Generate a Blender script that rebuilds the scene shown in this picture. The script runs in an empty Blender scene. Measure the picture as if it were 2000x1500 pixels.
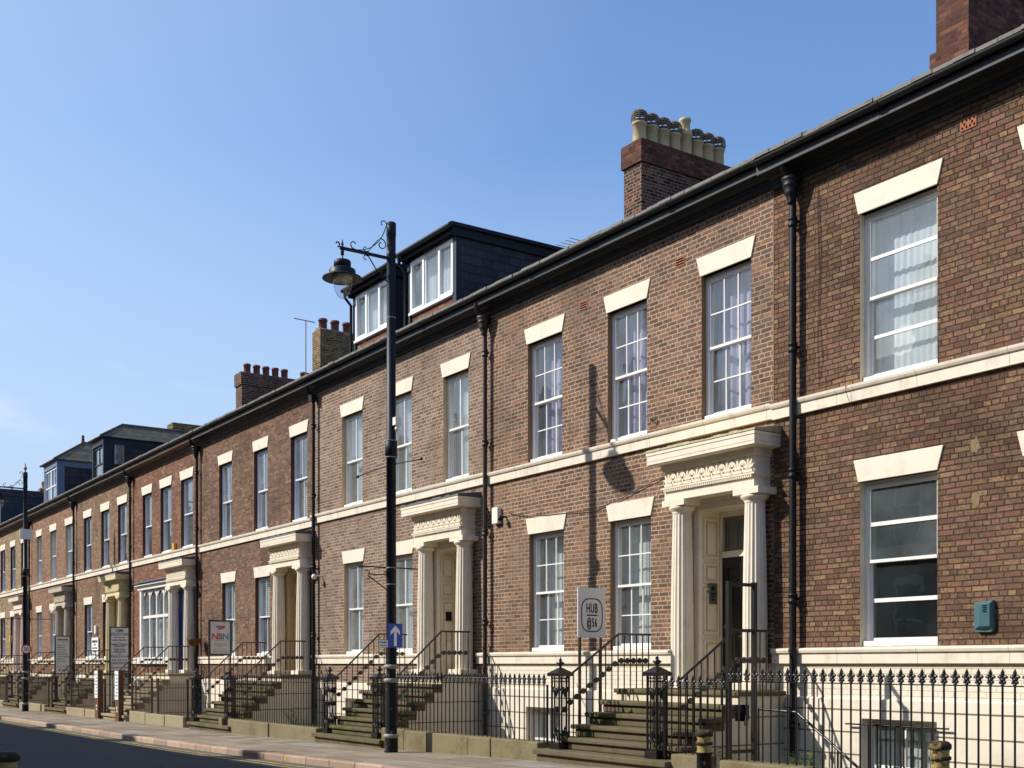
import bpy, bmesh, math, random
from mathutils import Vector
R = math.radians
rnd = random.Random(7)
scene = bpy.context.scene
COL = scene.collection
# World axes: x runs along the street (t metres up the street is x = -t), y runs from the
# camera towards the facades (facade plane y = YF), z is up.  The photographer's eye: (0, 0, EYE).
YF = 13.13
EYE = 1.55
YR = 10.9          # plane of the front railings
YK = 8.4           # kerb line


def gz(t):
    """height of the pavement, t metres up the street"""
    P = [(-60, .16), (0, .14), (8, .10), (15, .018), (20.2, -.086), (23.5, -.136), (28, -.19), (45, -.31), (70, -.42), (130, -.55)]
    for (a, za), (b, zb) in zip(P, P[1:]):
        if t <= b:
            return za + (zb - za) * (t - a) / (b - a)
    return P[-1][1]


# ------------------------------------------------------------------ materials
def lin(h, k=1.0):
    if isinstance(h, str):
        c = [int(h[i:i + 2], 16) / 255 for i in (0, 2, 4)]
    else:
        c = [v / 255 for v in h]
    return tuple((v / 12.92 if v <= .04045 else ((v + .055) / 1.055) ** 2.4) * k for v in c) + (1,)


class NT:
    def __init__(s, name):
        s.mat = bpy.data.materials.new(name)
        s.mat.use_nodes = True
        s.t = s.mat.node_tree
        s.t.nodes.clear()
        s.out = s.t.nodes.new('ShaderNodeOutputMaterial')

    def n(s, typ, **kw):
        nd = s.t.nodes.new(typ)
        for k, v in kw.items():
            setattr(nd, k, v)
        return nd

    def set(s, sock, v):
        if hasattr(v, 'is_linked') or isinstance(v, bpy.types.NodeSocket):
            s.t.links.new(v, sock)
        else:
            sock.default_value = v

    def m(s, op, a, b=0.0, c=None, clamp=False):
        nd = s.n('ShaderNodeMath', operation=op, use_clamp=clamp)
        s.set(nd.inputs[0], a)
        s.set(nd.inputs[1], b)
        if c is not None:
            s.set(nd.inputs[2], c)
        return nd.outputs[0]

    def mix(s, fac, a, b, blend='MIX'):
        nd = s.n('ShaderNodeMix', data_type='RGBA', blend_type=blend)
        s.set(nd.inputs[0], fac)
        s.set(nd.inputs[6], a)
        s.set(nd.inputs[7], b)
        return nd.outputs[2]

    def noise(s, vec, scale, detail=3.0, rough=.55):
        nd = s.n('ShaderNodeTexNoise')
        if vec is not None:
            s.set(nd.inputs['Vector'], vec)
        nd.inputs['Scale'].default_value = scale
        nd.inputs['Detail'].default_value = detail
        nd.inputs['Roughness'].default_value = rough
        return nd.outputs['Fac']

    def ramp(s, fac, stops, interp='LINEAR'):
        nd = s.n('ShaderNodeValToRGB')
        cr = nd.color_ramp
        cr.interpolation = interp
        while len(cr.elements) < len(stops):
            cr.elements.new(1)
        for e, (p, c) in zip(cr.elements, stops):
            e.position = p
            e.color = c if len(c) == 4 else tuple(c) + (1,)
        s.set(nd.inputs[0], fac)
        return nd.outputs[0]

    def step(s, v, a, b):
        nd = s.n('ShaderNodeMapRange', interpolation_type='SMOOTHSTEP')
        s.set(nd.inputs[0], v)
        nd.inputs[1].default_value = a
        nd.inputs[2].default_value = b
        return nd.outputs[0]

    def pos(s):
        return s.n('ShaderNodeNewGeometry').outputs['Position']

    def xyz(s, vec):
        nd = s.n('ShaderNodeSeparateXYZ')
        s.set(nd.inputs[0], vec)
        return nd.outputs

    def vec(s, x, y, z):
        nd = s.n('ShaderNodeCombineXYZ')
        for i, v in enumerate((x, y, z)):
            s.set(nd.inputs[i], v)
        return nd.outputs[0]

    def bump(s, h, strength=.4, dist=.01):
        nd = s.n('ShaderNodeBump')
        nd.inputs['Strength'].default_value = strength
        nd.inputs['Distance'].default_value = dist
        s.set(nd.inputs['Height'], h)
        return nd.outputs[0]

    def done(s, color, rough=.8, normal=None, spec=.3, metal=0.0):
        b = s.n('ShaderNodeBsdfPrincipled')
        s.set(b.inputs['Base Color'], color)
        s.set(b.inputs['Roughness'], rough)
        b.inputs['Specular IOR Level'].default_value = spec
        b.inputs['Metallic'].default_value = metal
        if normal is not None:
            s.t.links.new(normal, b.inputs['Normal'])
        s.t.links.new(b.outputs[0], s.out.inputs[0])
        return s.mat

    def walluv(s):
        """u along the wall (x on facades, y on flanks), v = z, from world position"""
        g = s.n('ShaderNodeNewGeometry')
        p = s.xyz(g.outputs['Position'])
        nn = s.xyz(g.outputs['True Normal'])
        side = s.m('GREATER_THAN', s.m('ABSOLUTE', nn[0]), .6)
        u = s.m('ADD', s.m('MULTIPLY', p[0], s.m('SUBTRACT', 1, side)), s.m('MULTIPLY', p[1], side))
        return u, p[2], g.outputs['Position']


def brick_nodes(N, u, v, H=.0745, Ls=.232, Lh=.117, seed=0.0, wob=.004, P=None, garden=4):
    row = N.m('FLOOR', N.m('DIVIDE', v, H))
    head = N.m('LESS_THAN', N.m('FLOORED_MODULO', N.m('ADD', row, seed), garden), .5)
    L = N.m('ADD', N.m('MULTIPLY', head, Lh - Ls), Ls)
    wn0 = N.n('ShaderNodeTexWhiteNoise', noise_dimensions='1D')
    N.set(wn0.inputs['W'], N.m('ADD', row, seed * 3.1))
    off = N.m('ADD', N.m('MULTIPLY', N.m('FLOORED_MODULO', row, 2), .5), N.m('MULTIPLY', wn0.outputs[0], .16))
    uu = N.m('ADD', N.m('DIVIDE', u, L), off)
    col = N.m('FLOOR', uu)
    fu = N.m('FRACT', uu)
    fv = N.m('FRACT', N.m('DIVIDE', v, H))
    du = N.m('MULTIPLY', N.m('MINIMUM', fu, N.m('SUBTRACT', 1, fu)), L)
    dv = N.m('MULTIPLY', N.m('MINIMUM', fv, N.m('SUBTRACT', 1, fv)), H)
    nz = N.noise(P, 28, 2)
    d = N.m('ADD', N.m('MINIMUM', du, dv), N.m('MULTIPLY', N.m('SUBTRACT', nz, .5), wob * 2))
    wn = N.n('ShaderNodeTexWhiteNoise', noise_dimensions='3D')
    N.set(wn.inputs['Vector'], N.vec(col, row, N.m('ADD', head, seed)))
    return d, wn.outputs['Value'], N.xyz(wn.outputs['Color'])


def brick(name, palette, mortar, seed=0.0, soot=.5, joint=(.0035, .0065), mottle=.5, bump=.7, even=.35):
    N = NT(name)
    u, v, P = N.walluv()
    # courses are laid by hand: they wander slightly
    wav = N.m('MULTIPLY', N.m('SUBTRACT', N.noise(P, .9, 2), .5), .03)
    v = N.m('ADD', v, wav)
    d, r1, rc = brick_nodes(N, u, v, seed=seed, wob=.0065, P=P)
    stops = [(i / len(palette), lin(c)) for i, c in enumerate(palette)]
    # each brick keeps its own tint, but burnt and weathered patches drift across its face
    dr = N.m('MULTIPLY', N.m('SUBTRACT', N.noise(P, 17, 4, .7), .5), even)
    r2 = N.m('FRACT', N.m('ADD', r1, dr))
    c = N.ramp(r2, stops, 'LINEAR')
    br = N.m('ADD', .74, N.m('MULTIPLY', rc[1], .62))
    mt = N.m('ADD', 1 - mottle / 2, N.m('MULTIPLY', N.noise(P, 38, 4, .75), mottle))
    c = N.mix(1, c, N.vec(N.m('MULTIPLY', br, mt), N.m('MULTIPLY', br, mt), N.m('MULTIPLY', br, mt)), 'MULTIPLY')
    mort = N.mix(N.noise(P, 6, 3), lin(mortar, .65), lin(mortar, 1.1))
    mort = N.mix(N.m('MULTIPLY', N.step(N.noise(P, .7, 3), .5, .6), .55), mort, lin(mortar, .45))
    mask = N.step(d, joint[0], joint[1])
    c = N.mix(mask, mort, c)
    # soot runs, damp and lime bloom
    p3 = N.xyz(P)
    sp = N.vec(N.m('MULTIPLY', u, 2.6), N.m('MULTIPLY', p3[1], 2.0), N.m('MULTIPLY', v, .35))
    run = N.m('MULTIPLY', N.step(N.noise(sp, 1.0, 5, .65), .50, .72), N.step(N.noise(P, .45, 2), .40, .62))
    c = N.mix(N.m('MULTIPLY', run, soot), c, N.mix(.6, c, lin('2b2521')))
    bl = N.m('MULTIPLY', N.step(N.noise(P, 3.2, 5, .75), .60, .78), N.step(N.noise(P, .5, 2), .5, .66))
    c = N.mix(N.m('MULTIPLY', bl, .45), c, lin('b3a493'))
    sv = N.step(N.noise(P, .55, 4, .6), .48, .72)
    c = N.mix(N.m('MULTIPLY', sv, soot), c, N.mix(.75, c, lin('2a221e')))
    pv = N.step(N.noise(P, .35, 3, .5), .55, .75)
    c = N.mix(N.m('MULTIPLY', pv, .35), c, N.mix(.35, c, lin('a08a6c')))
    h = N.m('ADD', mask, N.m('MULTIPLY', N.noise(P, 60, 3), .5))
    return N.done(c, .9, N.bump(h, bump, .008), .15)


def paint(name, col, rough=.55, dirt=.25, dirtcol='6d6048', scale=3.0, bumps=.15, streak=True, spec=.35, joints=None):
    N = NT(name)
    P = N.pos()
    p = N.xyz(P)
    a = N.noise(P, scale, 5, .65)
    c = N.mix(N.noise(P, .8, 3), lin(col, .93), lin(col, 1.04))
    if streak:
        sp = N.vec(N.m('MULTIPLY', p[0], 9), N.m('MULTIPLY', p[1], 9), N.m('MULTIPLY', p[2], .8))
        a = N.m('MULTIPLY', a, N.m('ADD', .5, N.noise(sp, 1.0, 3)))
    c = N.mix(N.m('MULTIPLY', N.step(a, .42, .8), dirt), c, lin(dirtcol))
    h = N.noise(P, 30, 4)
    if joints:
        f = N.m('FRACT', N.m('DIVIDE', N.m('ADD', p[0], joints[1]), joints[0]))
        j = N.step(N.m('MULTIPLY', N.m('MINIMUM', f, N.m('SUBTRACT', 1, f)), joints[0]), .003, .007)
        c = N.mix(j, N.mix(.55, c, lin('5c5140')), c)
    return N.done(c, rough, N.bump(h, bumps, .006), spec)


def ashlar(name, col, course=.31, length=0.0):
    N = NT(name)
    u, v, P = N.walluv()
    f = N.m('FRACT', N.m('DIVIDE', N.m('ADD', v, .02), course))
    d = N.m('MULTIPLY', N.m('MINIMUM', f, N.m('SUBTRACT', 1, f)), course)
    g = N.step(d, .006, .016)
    c = N.mix(N.noise(P, 1.2, 4), lin(col, .9), lin(col, 1.04))
    c = N.mix(N.m('MULTIPLY', N.step(N.noise(P, 4, 5, .7), .55, .8), .3), c, lin('8b8061'))
    gr = N.m('MULTIPLY', N.step(N.m('MULTIPLY', v, -1), -.9, .8), N.step(N.noise(P, 2.2, 5, .7), .42, .7))
    c = N.mix(N.m('MULTIPLY', gr, .7), c, lin('6f6b45'))
    c = N.mix(g, lin('7a6f5a'), c)
    return N.done(c, .75, N.bump(N.m('ADD', N.m('MULTIPLY', g, 2), N.m('MULTIPLY', N.noise(P, 25, 3), .4)), .5, .01), .2)


def painted_brick(name, col):
    N = NT(name)
    u, v, P = N.walluv()
    d, r1, rc = brick_nodes(N, u, v, seed=2.0, P=P)
    mask = N.step(d, .001, .010)
    c = N.mix(N.noise(P, 1.5, 4), lin(col, .88), lin(col, 1.04))
    c = N.mix(N.m('MULTIPLY', N.step(N.noise(P, 7, 4, .7), .6, .8), .35), c, lin('8f8468'))
    c = N.mix(N.m('ADD', .72, N.m('MULTIPLY', mask, .28)), lin('a3947b'), c)
    return N.done(c, .75, N.bump(N.m('ADD', mask, N.m('MULTIPLY', r1, .7)), .6, .008), .2)


def stone(name, a, b, moss=.4, mosscol='4b5226', scale=2.0, topmoss=True):
    N = NT(name)
    g = N.n('ShaderNodeNewGeometry')
    P = g.outputs['Position']
    nz = N.xyz(g.outputs['True Normal'])[2]
    c = N.mix(N.noise(P, scale, 6, .65), lin(a), lin(b))
    c = N.mix(N.m('MULTIPLY', N.step(N.noise(P, 35, 3, .7), .5, .75), .35), c, lin('3a3326'))
    mk = N.step(N.noise(P, 1.7, 5, .7), .62 - moss * .35, .85 - moss * .3)
    c = N.mix(N.m('MULTIPLY', mk, .75), c, lin(mosscol))
    if topmoss:
        c = N.mix(N.m('MULTIPLY', N.m('MULTIPLY', N.step(nz, .3, .8), N.step(N.noise(P, 9, 4), .3, .6)), moss * .5), c, lin('566022'))
    return N.done(c, .92, N.bump(N.noise(P, 22, 6, .7), .6, .015), .15)


def iron(name, col='0f0f11', rust=.25, rough=.42, spec=.5):
    N = NT(name)
    P = N.pos()
    c = N.mix(N.noise(P, 5, 4), lin(col, .8), lin(col, 1.5))
    c = N.mix(N.m('MULTIPLY', N.step(N.noise(P, 14, 5, .75), .58, .75), rust), c, lin('6a4a34'))
    return N.done(c, rough, N.bump(N.noise(P, 60, 3), .2, .003), spec)


def slate(name, base, lichen=.0, horiz=True):
    N = NT(name)
    g = N.n('ShaderNodeNewGeometry')
    P = g.outputs['Position']
    u, v, _ = N.walluv()
    d, r1, rc = brick_nodes(N, u, v, H=.19, Ls=.3, Lh=.3, seed=1.0, wob=.002, P=P)
    c = N.mix(r1, lin(base, .55), lin(base, 1.35))
    c = N.mix(N.m('MULTIPLY', N.step(N.noise(P, 8, 5, .7), .55, .75), .4), c, lin('56535a'))
    if lichen:
        c = N.mix(N.m('MULTIPLY', N.step(N.noise(P, 3.5, 5, .75), .47, .68), lichen), c, lin('8a7a2e'))
    mask = N.step(d, .002, .009)
    c = N.mix(mask, lin('08080a'), c)
    return N.done(c, .55, N.bump(N.m('ADD', mask, N.m('MULTIPLY', r1, .8)), .6, .01), .35)


def glass(name, tint=(.93, .96, .97), boost=1.25, wave=.05, film=0.0, filmcol='8f9a9c', fs=1.4):
    N = NT(name)
    P = N.pos()
    bp = N.bump(N.noise(P, 1.6, 2), wave, .05)
    # Schlick reflectance, the same from both sides of the pane
    ge = N.n('ShaderNodeNewGeometry')
    dp = N.n('ShaderNodeVectorMath', operation='DOT_PRODUCT')
    N.t.links.new(ge.outputs['Incoming'], dp.inputs[0])
    N.t.links.new(ge.outputs['Normal'], dp.inputs[1])
    fac = N.m('ADD', .05, N.m('MULTIPLY', .95, N.m('POWER', N.m('SUBTRACT', 1, N.m('ABSOLUTE', dp.outputs['Value'])), 5)))
    tr = N.n('ShaderNodeBsdfTransparent')
    tr.inputs[0].default_value = tint + (1,)
    gl = N.n('ShaderNodeBsdfGlossy')
    gl.inputs['Roughness'].default_value = .01
    N.t.links.new(bp, gl.inputs['Normal'])
    base = tr.outputs[0]
    if film:  # diffuse layer over the pane
        df = N.n('ShaderNodeBsdfDiffuse')
        df.inputs[0].default_value = lin(filmcol)
        ms = N.n('ShaderNodeMixShader')
        sm = N.m('ADD', .35, N.m('MULTIPLY', N.step(N.noise(P, fs, 4, .6), .25, .8), .65))
        N.set(ms.inputs[0], N.m('MULTIPLY', sm, film))
        N.t.links.new(base, ms.inputs[1])
        N.t.links.new(df.outputs[0], ms.inputs[2])
        base = ms.outputs[0]
    mx = N.n('ShaderNodeMixShader')
    N.set(mx.inputs[0], N.m('ADD', N.m('MULTIPLY', fac, boost), .02, clamp=True))
    N.t.links.new(base, mx.inputs[1])
    N.t.links.new(gl.outputs[0], mx.inputs[2])
    N.t.links.new(mx.outputs[0], N.out.inputs[0])
    return N.mat


def cloth(name, col, rough=.9, trans=.25):
    N = NT(name)
    P = N.pos()
    c = N.mix(N.noise(P, 4, 3), lin(col, .9), lin(col, 1.05))
    df = N.n('ShaderNodeBsdfDiffuse')
    N.set(df.inputs[0], c)
    tl = N.n('ShaderNodeBsdfTranslucent')
    N.set(tl.inputs[0], c)
    mx = N.n('ShaderNodeMixShader')
    mx.inputs[0].default_value = trans
    N.t.links.new(df.outputs[0], mx.inputs[1])
    N.t.links.new(tl.outputs[0], mx.inputs[2])
    N.t.links.new(mx.outputs[0], N.out.inputs[0])
    return N.mat


def plain(name, col, rough=.6, spec=.3, metal=0.0, var=.15):
    N = NT(name)
    c = N.mix(N.noise(N.pos(), 6, 4), lin(col, 1 - var), lin(col, 1 + var))
    return N.done(c, rough, None, spec, metal)


def flags_mat():
    N = NT('york_stone_flags')
    P = N.pos()
    p = N.xyz(P)
    d, r1, rc = brick_nodes(N, p[0], p[1], H=.62, Ls=.92, Lh=.66, seed=5.0, wob=.004, P=P, garden=3)
    c = N.mix(r1, lin('7d705e'), lin('9e917f'))
    c = N.mix(N.m('MULTIPLY', N.step(rc[0], .85, .9), .6), c, lin('8d8d88'))
    c = N.mix(N.m('MULTIPLY', N.step(N.noise(P, 1.3, 5, .65), .45, .75), .5), c, lin('6f604e'))
    c = N.mix(N.m('MULTIPLY', N.step(N.noise(P, 70, 3), .55, .75), .3), c, lin('5a4d40'))
    sp = N.step(N.noise(P, 16, 2), .70, .74)
    c = N.mix(N.m('MULTIPLY', sp, .6), c, lin('4a4038'))
    m = N.step(d, .004, .014)
    c = N.mix(m, lin('3a3228'), c)
    return N.done(c, .9, N.bump(N.m('ADD', N.m('ADD', m, N.m('MULTIPLY', rc[1], .6)), N.m('MULTIPLY', N.noise(P, 14, 5), .7)), .6, .012), .2)


def asphalt_mat():
    N = NT('worn_asphalt')
    P = N.pos()
    p = N.xyz(P)
    c = N.mix(N.noise(P, .6, 5, .6), lin('2c2f34'), lin('3e3f41'))
    c = N.mix(N.m('MULTIPLY', N.step(N.noise(P, 90, 3, .8), .5, .7), .5), c, lin('5c5b59'))
    sp = N.vec(N.m('MULTIPLY', p[0], .12), p[1], 0.0)
    c = N.mix(N.m('MULTIPLY', N.step(N.noise(sp, 2.2, 4, .6), .52, .68), .4), c, lin('3a3c40'))
    c = N.mix(N.m('MULTIPLY', N.step(p[1], 7.7, 8.35), .5), c, lin('7d7566'))
    return N.done(c, .88, N.bump(N.noise(P, 130, 3), .5, .006), .25)


def kerb_mat():
    N = NT('pink_granite_kerb')
    P = N.pos()
    p = N.xyz(P)
    f = N.m('DIVIDE', p[0], .93)
    wn = N.n('ShaderNodeTexWhiteNoise', noise_dimensions='1D')
    N.set(wn.inputs['W'], N.m('FLOOR', f))
    ff = N.m('FRACT', f)
    d = N.m('MULTIPLY', N.m('MINIMUM', ff, N.m('SUBTRACT', 1, ff)), .93)
    c = N.mix(wn.outputs[0], lin('98816f'), lin('b8a08b'))
    c = N.mix(N.m('MULTIPLY', N.step(N.noise(P, 5, 5, .7), .45, .7), .5), c, lin('7d6f60'))
    c = N.mix(N.m('MULTIPLY', N.step(N.noise(P, 80, 2), .55, .7), .3), c, lin('4e423a'))
    c = N.mix(N.step(d, .006, .014), lin('2f2822'), c)
    return N.done(c, .85, N.bump(N.noise(P, 25, 4), .5, .012), .25)


def worn_paint(name, col, under, thr=.5, tint=.5):
    N = NT(name)
    P = N.pos()
    k = N.step(N.noise(P, 9, 5, .75), thr - .06, thr + .08)
    c = N.mix(k, lin(col), lin(under))
    c = N.mix(N.m('MULTIPLY', N.noise(P, 3, 4), tint), c, lin('8a7f5c'))
    return N.done(c, .85, None, .25)


M = {}
M['brickA'] = brick('mottled_brown_and_ochre_brick', ['6f5345', '785a48', '644c41', '84694d', '5b4840', '78543f', '8a7152', '6b5243', '7d5d48', '614c42', '7c654b', '714d3e'], '463c34', 0, .5, mottle=1.0, joint=(.0045, .0105), even=.7, bump=.85)
M['brickB'] = brick('brown_red_brick_with_tan_mortar', ['745849', '675045', '7c5c4b', '5f4a43', '75604f', '835f4c', '6d5a4d', '614f46', '86624d', '685449'], 'bba48a', 1, .42, mottle=.8, joint=(.0060, .0100), bump=.3)
M['brickC'] = brick('tan_brown_brick_with_buff_mortar', ['7c6456', '715a4d', '826a5a', '745d51', '866f60', '796152', '6c594e', '887260', '665449'], 'b8a792', 2, .25, mottle=.7, joint=(.0060, .0100), bump=.3)
M['brickD'] = brick('dark_red_brown_brick', ['6a5145', '60473c', '775848', '80644f', '5c473d', '714f42', '846a54', '664d42'], '7c6a58', 3, .5, mottle=.9, joint=(.0050, .0090), bump=.4)
M['brickE'] = brick('deep_red_brick', ['784f3f', '6c4636', '835a46', '644235', '7d5c4a', '8b6a54', '704a3b'], '8a7260', 4, .4, mottle=.8, joint=(.0050, .0090), bump=.4)
M['brickF'] = brick('weathered_brown_brick', ['785c4a', '6c5142', '846850', '644d40', '8e765a', '70553f', '7e604c'], '917e68', 5, .45, mottle=.8, joint=(.0050, .0090), bump=.4)
M['brickG'] = brick('dusty_red_brick', ['865f4c', '7a5544', '906a56', '725042', '9a7660', '7e5e4a'], 'a08c78', 6, .3, mottle=.5, joint=(.0045, .0085))
M['brickH'] = brick('yellow_brown_brick', ['8a735a', '7c6650', '967e62', '70604e', '846e56', 'a08a6a'], 'ab987a', 7, .25, mottle=.4, joint=(.0045, .0085))
M['brickChim'] = brick('sooty_chimney_brick', ['4a3530', '3c2c2a', '6a4034', '332826', '55403a', '7a4534', '2e2524'], 'a3907a', 8, .4, joint=(.005, .009), bump=.3)
M['brickChimRed'] = brick('red_chimney_brick', ['5e3a30', '50322b', '6a4438', '45302c', '704a3a'], '5a4a40', 9, .5)
M['brickChimTan'] = brick('tan_chimney_brick', ['5b4636', '4a3a30', '6f5640', '3c302a', '80664a'], 'ab9870', 10, .4, joint=(.006, .010), bump=.3)
CREAM = 'e5dac6'
M['cream'] = paint('cream_masonry_paint', CREAM, .65, .22, '8c7b5e')
M['creamline'] = paint('cream_string_course_paint', CREAM, .65, .34, '8c7b5e', joints=(1.33, .4))
M['creamporch'] = paint('cream_porch_paint', 'e6dac4', .6, .20, '85775c', scale=4)
M['yellowporch'] = paint('pale_yellow_porch_paint', 'd9ca9c', .6, .3, '8a7a4a', scale=4)
M['greyporch'] = paint('stone_grey_porch_paint', 'c0b4a0', .7, .4, '6d6250', scale=4)
M['pinkporch'] = paint('pinkish_porch_paint', 'e0ccbe', .7, .3, '8a7868', scale=4)
M['tanreveal'] = paint('tan_rendered_reveal', 'c7ad88', .7, .3, '7b664a')
M['creamreveal'] = paint('cream_rendered_reveal', 'ddd0b4', .7, .3, '85775c')
M['brownreveal'] = paint('brown_rendered_reveal', '83684e', .8, .3, '4e3c2e')
M['darkreveal'] = paint('dark_brick_reveal', '5a382e', .85, .4, '33221e')
M['white'] = paint('white_window_paint', 'ece9e4', .4, .12, '8d8a80', bumps=.05, spec=.45)
M['bluewhite'] = paint('pale_blue_grey_window_paint', 'e0e4ec', .45, .15, '6d7078', bumps=.05)
M['upvc'] = plain('white_plastic_frame', 'f2f2f0', .3, .5, var=.03)
M['plaster'] = plain('interior_plaster', '8d887c', .9, .1)
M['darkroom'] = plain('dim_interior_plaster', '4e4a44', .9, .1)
M['floorwood'] = plain('interior_floor', '4a3c30', .7, .2)
M['glass'] = glass('window_glass', boost=2.2, film=.27, filmcol='a4b0b8')  # pale film puts sky reflection into the pane colour
M['glassdirty'] = glass('smeared_window_glass', (.72, .78, .80), 1.5, .04, .13, '77858c', fs=.8)
M['glassfilm'] = glass('pale_grey_film_window_glass', (.7, .76, .78), 1.6, .04, .40, '8b9699', fs=1.0)  # heavier pale grey film, for the upper sash
M['glassblue'] = glass('sky_and_net_paled_window_glass', (.88, .93, .95), 2.2, .04, .30, 'c2ced2')  # pale film: net veiling plus sky reflection put in as colour
M['netwhite'] = cloth('white_net_curtain', 'f2f5f5')
M['pale'] = cloth('pale_vertical_blind', 'e2e8e2')
M['lavender'] = cloth('lavender_curtain', 'cdc8e2')
M['slatblind'] = cloth('pale_green_venetian_slats', 'dde6dc', trans=.1)
M['yellowcloth'] = cloth('yellow_blind', 'c9b25a')
M['black'] = iron('navy_black_gutter_paint', '111317', .05, .5, .35)
M['fascia'] = paint('dark_slate_fascia_paint', '2b2f33', .55, .35, '4a4a46', bumps=.1)
M['fasciabrown'] = paint('faded_brown_fascia_paint', '6a5647', .6, .4, '4a3b30', bumps=.1)
M['fasciagrey'] = paint('faded_grey_brown_fascia_paint', '5a504a', .6, .4, '3b342e', bumps=.1)
M['soffitdark'] = paint('dark_blue_black_moulding', '161b22', .55, .2, '30322f', bumps=.1)
M['pipe'] = iron('black_cast_iron_pipe', '101013', .12, .5, .3)
M['pipebrown'] = iron('brown_black_cast_iron_pipe', '2b221d', .25, .5, .4)
M['iron'] = iron('black_railing_iron', '141214', .16, .34, .6)
M['ironrust'] = iron('rusty_brown_railing_iron', '45382e', .45, .55, .35)
M['gateiron'] = iron('dark_steel_gate_paint', '1c1b1a', .1, .4, .4)
M['slate'] = slate('roof_slate', '4a484e')
M['slatewall'] = slate('dark_hung_slate', '3b363d')
M['slatelichen'] = slate('lichen_spotted_slate', '5a5850', .7)
M['leadgrey'] = paint('grey_lead_flashing', '5a5a5c', .6, .4, '3b3a36')
M['eaves'] = paint('weathered_grey_eaves_slate', '77736b', .7, .7, '3c3c3a', scale=9, bumps=.4)
M['leadpale'] = paint('flaking_pale_ledge', 'b8ac8a', .9, .7, '4e4a34', scale=9, bumps=.8)
M['potbuff'] = paint('buff_clay_pot', 'c2ae86', .8, .5, '5a4c3c')
M['potred'] = paint('red_clay_pot', '78463b', .8, .4, '4a2a24')
M['cowl'] = plain('rusty_cowl_metal', '74685a', .7, .3, .0, .3)
M['mortarcap'] = stone('mortar_flaunching', '7a7264', '90887a', .1)
M['step'] = stone('mossy_sandstone_step', '544b3d', '7b6e5a', .55)
M['steppale'] = stone('pale_sandstone_step', '8a8068', 'a89c80', .15)
M['coping'] = stone('mossy_sandstone_coping', '72674f', '8e8268', .5, '5c5a30')
M['stepside'] = ashlar('grubby_cream_step_flank', 'dccfb6', .4)
M['ashlar'] = ashlar('cream_painted_ashlar', CREAM)
M['paintbrick'] = painted_brick('cream_painted_brick', CREAM)
M['door_dark'] = paint('black_door_paint', '17181a', .35, .1, '333333', bumps=.05, spec=.5)
M['door_blue'] = paint('royal_blue_door_paint', '1e3d86', .35, .1, '222840', bumps=.05, spec=.5)
M['brass'] = plain('worn_brass', '9a8452', .35, .5, .8)
M['steel'] = plain('brushed_steel', '8f8f8c', .35, .5, .8)
M['teal'] = plain('faded_teal_plastic', '41646a', .55, .3)
M['whiteplastic'] = plain('white_plastic_box', 'e6e4d8', .45, .4, var=.05)
M['yellowplastic'] = plain('amber_plastic_box', 'd8a848', .45, .4)
M['terracotta'] = plain('terracotta_airbrick', 'a0664a', .8, .2)
M['dark'] = plain('slot_shade_and_lock_black', '0d0c0c', .9, .1)  # near-black: painted shade of vent slots, and the lock box
M['post'] = iron('blue_black_lamp_post_paint', '0e1220', .06, .5, .3)
M['postworn'] = worn_paint('chipped_blue_black_post_paint', '15171c', '9a9a96', .64, .04)
M['ring'] = plain('worn_grey_metal_ring', '8d897c', .6, .4)
M['lampwhite'] = plain('enamel_lamp_reflector', 'b8ae9c', .5, .4)
M['lampglass'] = glass('clear_lamp_bowl', (.9, .93, .95), 1.4, .0)
M['signgrey'] = plain('off_white_sign_board', 'd6d5d2', .5, .4, var=.04)
M['signblue'] = plain('traffic_sign_blue', '1647a8', .35, .5, var=.06)
M['signwhite'] = plain('sign_white', 'eeeeec', .4, .4, var=.03)
M['signred'] = plain('traffic_sign_red', 'b01c24', .4, .4, var=.05)
M['ink'] = plain('black_sign_ink', '17171a', .6, .2, var=.05)
M['inknavy'] = plain('navy_sign_ink', '22263a', .6, .2, var=.05)
M['inkred'] = plain('crimson_sign_ink', 'c03a55', .6, .2, var=.05)
M['inkorange'] = plain('orange_sign_ink', 'd97a4a', .6, .2, var=.05)
M['inkbrick'] = plain('brick_red_sign_ink', 'bf4a34', .6, .2, var=.05)
M['inkteal'] = plain('teal_sign_ink', '3b9aa0', .6, .2, var=.05)
M['inkblue'] = plain('grey_blue_sign_ink', '6a86a8', .6, .2, var=.05)
M['inkgrey'] = plain('grey_sign_ink', '8a8a8e', .6, .2, var=.05)
M['posterblue'] = plain('pale_blue_poster', 'b8d0e2', .5, .3, var=.1)
M['flags'] = flags_mat()
M['asphalt'] = asphalt_mat()
M['kerb'] = kerb_mat()
M['yellowline'] = worn_paint('worn_yellow_road_paint', 'c9ab4c', '6a665c', .50)
M['yellowtick'] = worn_paint('worn_yellow_kerb_paint', 'c99b3e', '9a806a', .52)
M['soil'] = stone('yard_soil_and_concrete', '5a5244', '75695a', .5)
M['leaf'] = plain('weed_leaf_green', '4f6b24', .6, .3, var=.35)
M['bollard'] = worn_paint('chipped_black_bollard_paint', '141315', 'a88a64', .62, .04)
M['bollardgold'] = worn_paint('worn_gold_bollard_paint', 'a8925a', '3a2c22', .54, .1)
M['bollardcap'] = worn_paint('rusted_brown_bollard_cap', '2e241d', '8f7a52', .58, .1)
M['patch'] = stone('crumbly_pale_mortar', '75634b', '988363', 0, scale=18, topmoss=False)
M['wood'] = stone('weathered_brown_timber', '5a4232', '7a5a44', .0, topmoss=False)
M['basket'] = plain('coir_basket_liner', '6b4a2a', .9, .1, var=.4)
M['greyblue'] = paint('grey_blue_dormer_paint', '6f7d90', .5, .3, '3f4652', bumps=.1)
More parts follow.
